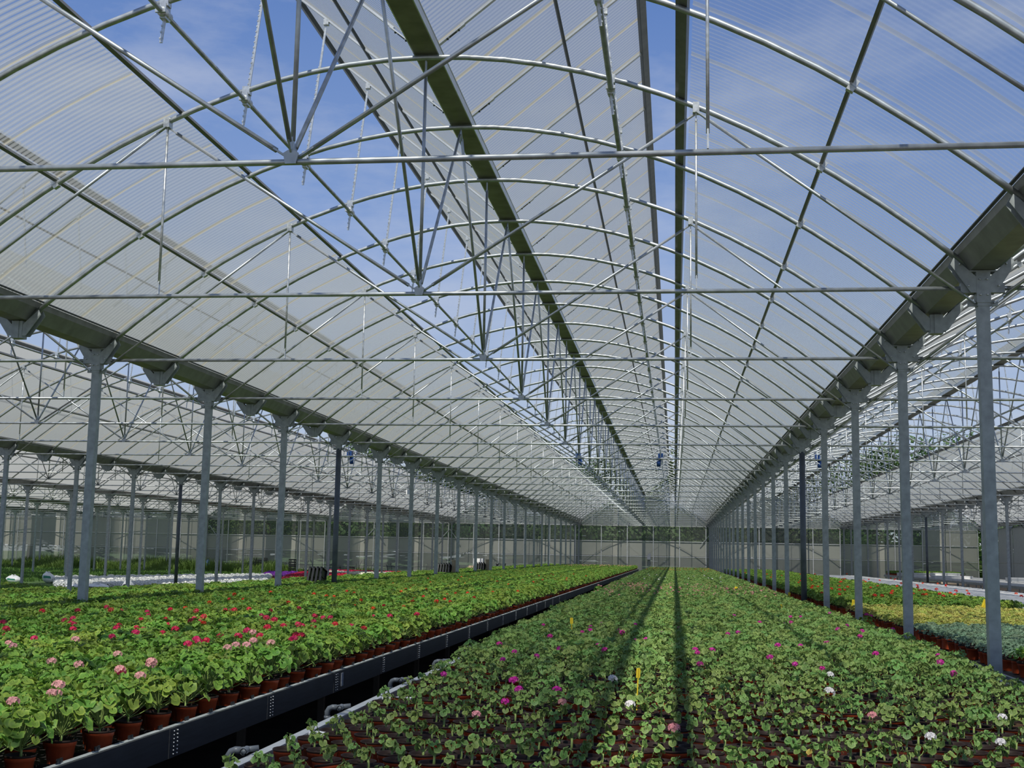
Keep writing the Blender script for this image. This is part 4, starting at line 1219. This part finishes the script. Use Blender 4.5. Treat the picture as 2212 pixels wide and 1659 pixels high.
def crate_mesh(w, d, h):
    b = MB()
    b.box((0, 0, 0.01), (w, d, 0.02))
    for s in (-1, 1):
        for z in (0.12, 0.5, 0.88): b.box((0, s * (d / 2 - 0.01), h * z), (w, 0.02, h * 0.2)); b.box((s * (w / 2 - 0.01), 0, h * z), (0.02, d, h * 0.2))
        for r_ in (-1, 1): b.box((s * (w / 2 - 0.02), r_ * (d / 2 - 0.02), h / 2), (0.04, 0.04, h))
    return b.mesh('plastic_crate', 'black')
cm1, cm2 = crate_mesh(0.9, 0.6, 0.17), crate_mesh(0.45, 0.45, 0.5)
for i in range(6):
    tag(obj('plastic_crate', cm1, None, (-31.4 + 0.02 * (i % 2), 92.5, 0.01 + 0.175 * i)), 'flat black crate, %s from the ground in the tall stack before the end wall' % nth(i + 1), 'crate', 'tall crate stack')
for i, (x, y, z) in enumerate(((-29.0, 93.0, 0.01), (-29.0, 93.0, 0.515), (-25.4, 92.8, 0.01), (-24.4, 93.0, 0.01))):
    tag(obj('plastic_crate', cm2, None, (x, y, z)), ('deep black crate on the ground under another crate', 'deep black crate resting on top of another crate', 'single black crate near the crimson strip', 'second single black crate near the crimson strip')[i], 'crate', 'deep crates')

# black trays leaning on the columns of the bushy bench
def tray_mesh():
    b = MB().box((0, 0, 0.30), (0.36, 0.016, 0.6))
    for s in (-1, 1): b.box((s * 0.17, -0.02, 0.30), (0.016, 0.04, 0.6))
    for z in (0.01, 0.59): b.box((0, -0.02, z), (0.36, 0.04, 0.016))
    for z in (0.2, 0.4): b.box((0, -0.012, z), (0.34, 0.02, 0.012))
    return b.mesh('pot_tray', 'black')
tm = tray_mesh()
for (ci, n, lab) in ((4, 4, 'dark column'), (8, 6, 'eighth column'), (10, 5, 'tenth column')):
    x, y = -7.549, Y1 + 4 * ci
    for k in range(n):
        tag(obj('pot_tray', tm, None, (x - 0.30 - 0.105 * k, y - 0.05 + 0.02 * k, Z_LEFT + 0.01), (0, R(16 + 3.0 * k), R(86))), 'black pot tray leaning by the %s of the bushy bench, %s from the column' % (lab, nth(k + 1)), 'tray', 'trays leaning at the %s' % lab)
    b = MB().box((0, 0, 0.2), (0.14, 0.3, 0.4)).box((0, 0, 0.42), (0.18, 0.34, 0.05))
    if ci != 4: tag(obj('cardboard_box', b.mesh('cardboard_box', 'beige'), None, (x - 0.16, y + 0.35, Z_LEFT + 0.3)), 'beige box on top of the trays at the %s' % lab, 'box')

t = thing('box_stack', 'tall white foam box standing behind a beige sack', 'box', (-14.9, 95.0, 0.0))
obj('box', MB().box((0, 0, 0.65), (0.72, 0.5, 1.3)).mesh('box', 'white'), t)
for z in (0.45, 0.9): obj('seam', MB().box((0, 0, z), (0.74, 0.52, 0.02)).mesh('seam', 'slat'), t)
t = thing('paper_sack', 'beige paper sack before the tall white foam box', 'sack', (-15.2, 94.3, 0.0))
obj('body', MB().box((0, 0, 0.34), (0.8, 0.4, 0.66)).box((0, 0, 0.70), (0.7, 0.2, 0.1)).mesh('body', 'beige'), t)
t = thing('work_table', 'dark metal work table before the end wall', 'table', (-13.2, 95.0, 0.0))
obj('top', MB().box((0, 0, 0.75), (1.1, 0.6, 0.05)).mesh('top', 'steel_dark'), t)
for sx_ in (-1, 1):
    for sy in (-1, 1): obj('leg', MB().box((sx_ * 0.5, sy * 0.26, 0.36), (0.05, 0.05, 0.72)).mesh('leg', 'steel_dark'), t)
for i, x in enumerate((-13.45, -12.9)):
    tag(obj('dark_pot', MB().lathe([(0.0, 0), (0.09, 0), (0.12, 0.18), (0.10, 0.18), (0.08, 0.05)], 10).mesh('dark_pot', 'black'), None, (x, 95.0, 0.775)), 'dark pot on the work table, nearer the %s' % ('foam box' if i == 0 else 'glass end'), 'pot')
for i, x in enumerate((-7.95, -7.62)):
    tag(obj('white_bucket', MB().lathe([(0.0, 0), (0.13, 0), (0.15, 0.30), (0.158, 0.31), (0.14, 0.31), (0.13, 0.05)], 14).mesh('white_bucket', 'white'), None, (x - 0.0, 91.9 + i * 0.02, Z_LEFT)), ('white bucket at the far end of the bushy bench, petunia side', 'white bucket at the far end of the bushy bench, aisle side')[i], 'bucket')
t = thing('water_pump', 'small blue pump fixed to a post of the end wall', 'pump', (-2.0, YEND - 0.1, 0.0))
obj('stand', MB().box((0, 0, 0.75), (0.05, 0.05, 1.5)).mesh('stand', 'steel_dark'), t)
obj('casing', MB().box((0, 0, 1.62), (0.26, 0.2, 0.36)).box((0.05, -0.02, 1.85), (0.2, 0.16, 0.12)).mesh('casing', 'sticker'), t)
t = thing('blue_canister', 'blue plastic canister standing in the weeds', 'canister', (-34.6, 90.0, 0.0))
obj('body', MB().lathe([(0, 0), (0.17, 0.0), (0.18, 0.05), (0.18, 0.72), (0.1, 0.82), (0.05, 0.86), (0.05, 0.92), (0, 0.92)], 14).mesh('body', 'blue'), t)
obj('cap', MB().tube([(0, 0, 0.92), (0, 0, 0.97)], 0.06, 10).mesh('cap', 'black'), t)
# thin dark canes leaning before the end wall
cn = MB()
for k in range(70):
    x = random.uniform(-36, -13.5); a = random.uniform(-0.5, 0.5); h = random.uniform(0.5, 1.0)
    cn.tube([(x, 94.2, 0), (x + a * h, 94.2 + random.uniform(-0.2, 0.2), h)], 0.016, 4)
cn.tube([(-37, 94.2, 0.62), (-25, 94.2, 0.58), (-13.5, 94.2, 0.6)], 0.014, 4)
o = obj('support_cane_row', cn.mesh('support_cane_row', 'darkprofile')); o['kind'] = 'stuff'; o['label'] = 'thin dark canes and wire before the end wall'; o['category'] = 'canes'

# ------------------------------------------------------------------ trees beyond the end wall
def crown_mesh(seed, rx, rz, n, mat):
    rg = np.random.default_rng(seed)
    nb = 22
    cx = rg.uniform(-0.72, 0.72, nb) * rx; cy = rg.uniform(-0.7, 0.7, nb) * rx; cz = rg.uniform(-0.75, 0.72, nb) * rz
    s = np.sqrt(np.clip(1 - (cx / rx) ** 2 - (cz / rz) ** 2, 0.05, 1))
    r = rg.uniform(0.28, 0.46, nb) * rx
    k = rg.integers(0, nb, n)
    d = rg.normal(0, 1, (n, 3)); d /= np.linalg.norm(d, axis=1)[:, None]
    rr = r[k] * rg.uniform(0.72, 1.05, n)
    P = np.stack([cx[k], cy[k] * s[k], cz[k]], 1) + d * rr[:, None]
    t1 = np.cross(d, rg.normal(0, 1, (n, 3))); t1 /= np.linalg.norm(t1, axis=1)[:, None]
    t2 = np.cross(d, t1)
    sz = rg.uniform(0.10, 0.22, n)[:, None]
    t1 *= sz; t2 *= sz * 0.7; dr = d * sz * 0.5
    V = np.concatenate([P - t1, P - t2 - dr * 0.3, P + t1, P + t2 - dr * 0.3], 0)
    F = np.stack([np.arange(n), np.arange(n) + n, np.arange(n) + 2 * n, np.arange(n) + 3 * n], 1)
    me = bpy.data.meshes.new('crown')
    me.from_pydata(V.tolist(), [], F.tolist())
    me.materials.append(MAT[mat]); me.update()
    return me
CR = [crown_mesh(i, 5.2, 5.8, 7000, 'leaf_tree' if i % 3 else 'leaf_tree2') for i in range(4)]
TK = MB().tube([(0, 0, -0.2), (0.1, 0, 3), (-0.1, 0.1, 6), (0.2, 0, 10)], [0.32, 0.26, 0.2, 0.08], 8)
for a in range(5):
    TK.tube([(0, 0.05, 4 + a), (2.4 * math.cos(a * 2.1), 2.4 * math.sin(a * 2.1), 7 + a * 0.8)], [0.12, 0.03], 6)
TK = TK.mesh('trunk', 'bark')
SP = [(-64, 118), (-55, 113), (-46, 120), (-38, 114), (-31.5, 116), (-24, 122), (-17, 115), (-10, 119), (-3.2, 114), (4, 118), (11, 121), (17.8, 115), (24.2, 116), (32, 119), (40, 122), (48, 118)]
for i, (x, y) in enumerate(SP):
    sc = (0.95, 1.0, 0.92, 0.98, 1.05, 0.9, 0.98, 0.93, 1.02, 0.95, 0.98, 0.99, 1.1, 0.95, 1.0, 1.0)[i]
    t = thing('leafy_tree', 'leafy green tree beyond the end wall, %s counted from the petunia side' % nth(i + 1), 'tree', (x, y, 0), i * 1.3, 'trees beyond the end wall')
    t.scale = (sc * 1.05, sc * 1.05, sc)
    obj('crown', CR[i % 4], t, (0, 0, 6.9)); obj('trunk', TK, t)
# hedge line at the foot of the trees
hp = []
b = MB(); rad = []
o = obj('hedge_growth', crown_mesh(40, 5.0, 2.6, 9000, 'leaf_tree2')); o['kind'] = 'stuff'; o['label'] = 'dark undergrowth at the foot of the trees beyond the end wall'; o['category'] = 'undergrowth'
o.location = (-13, 127, 3.0); o.scale = (11.5, 0.9, 1.15)
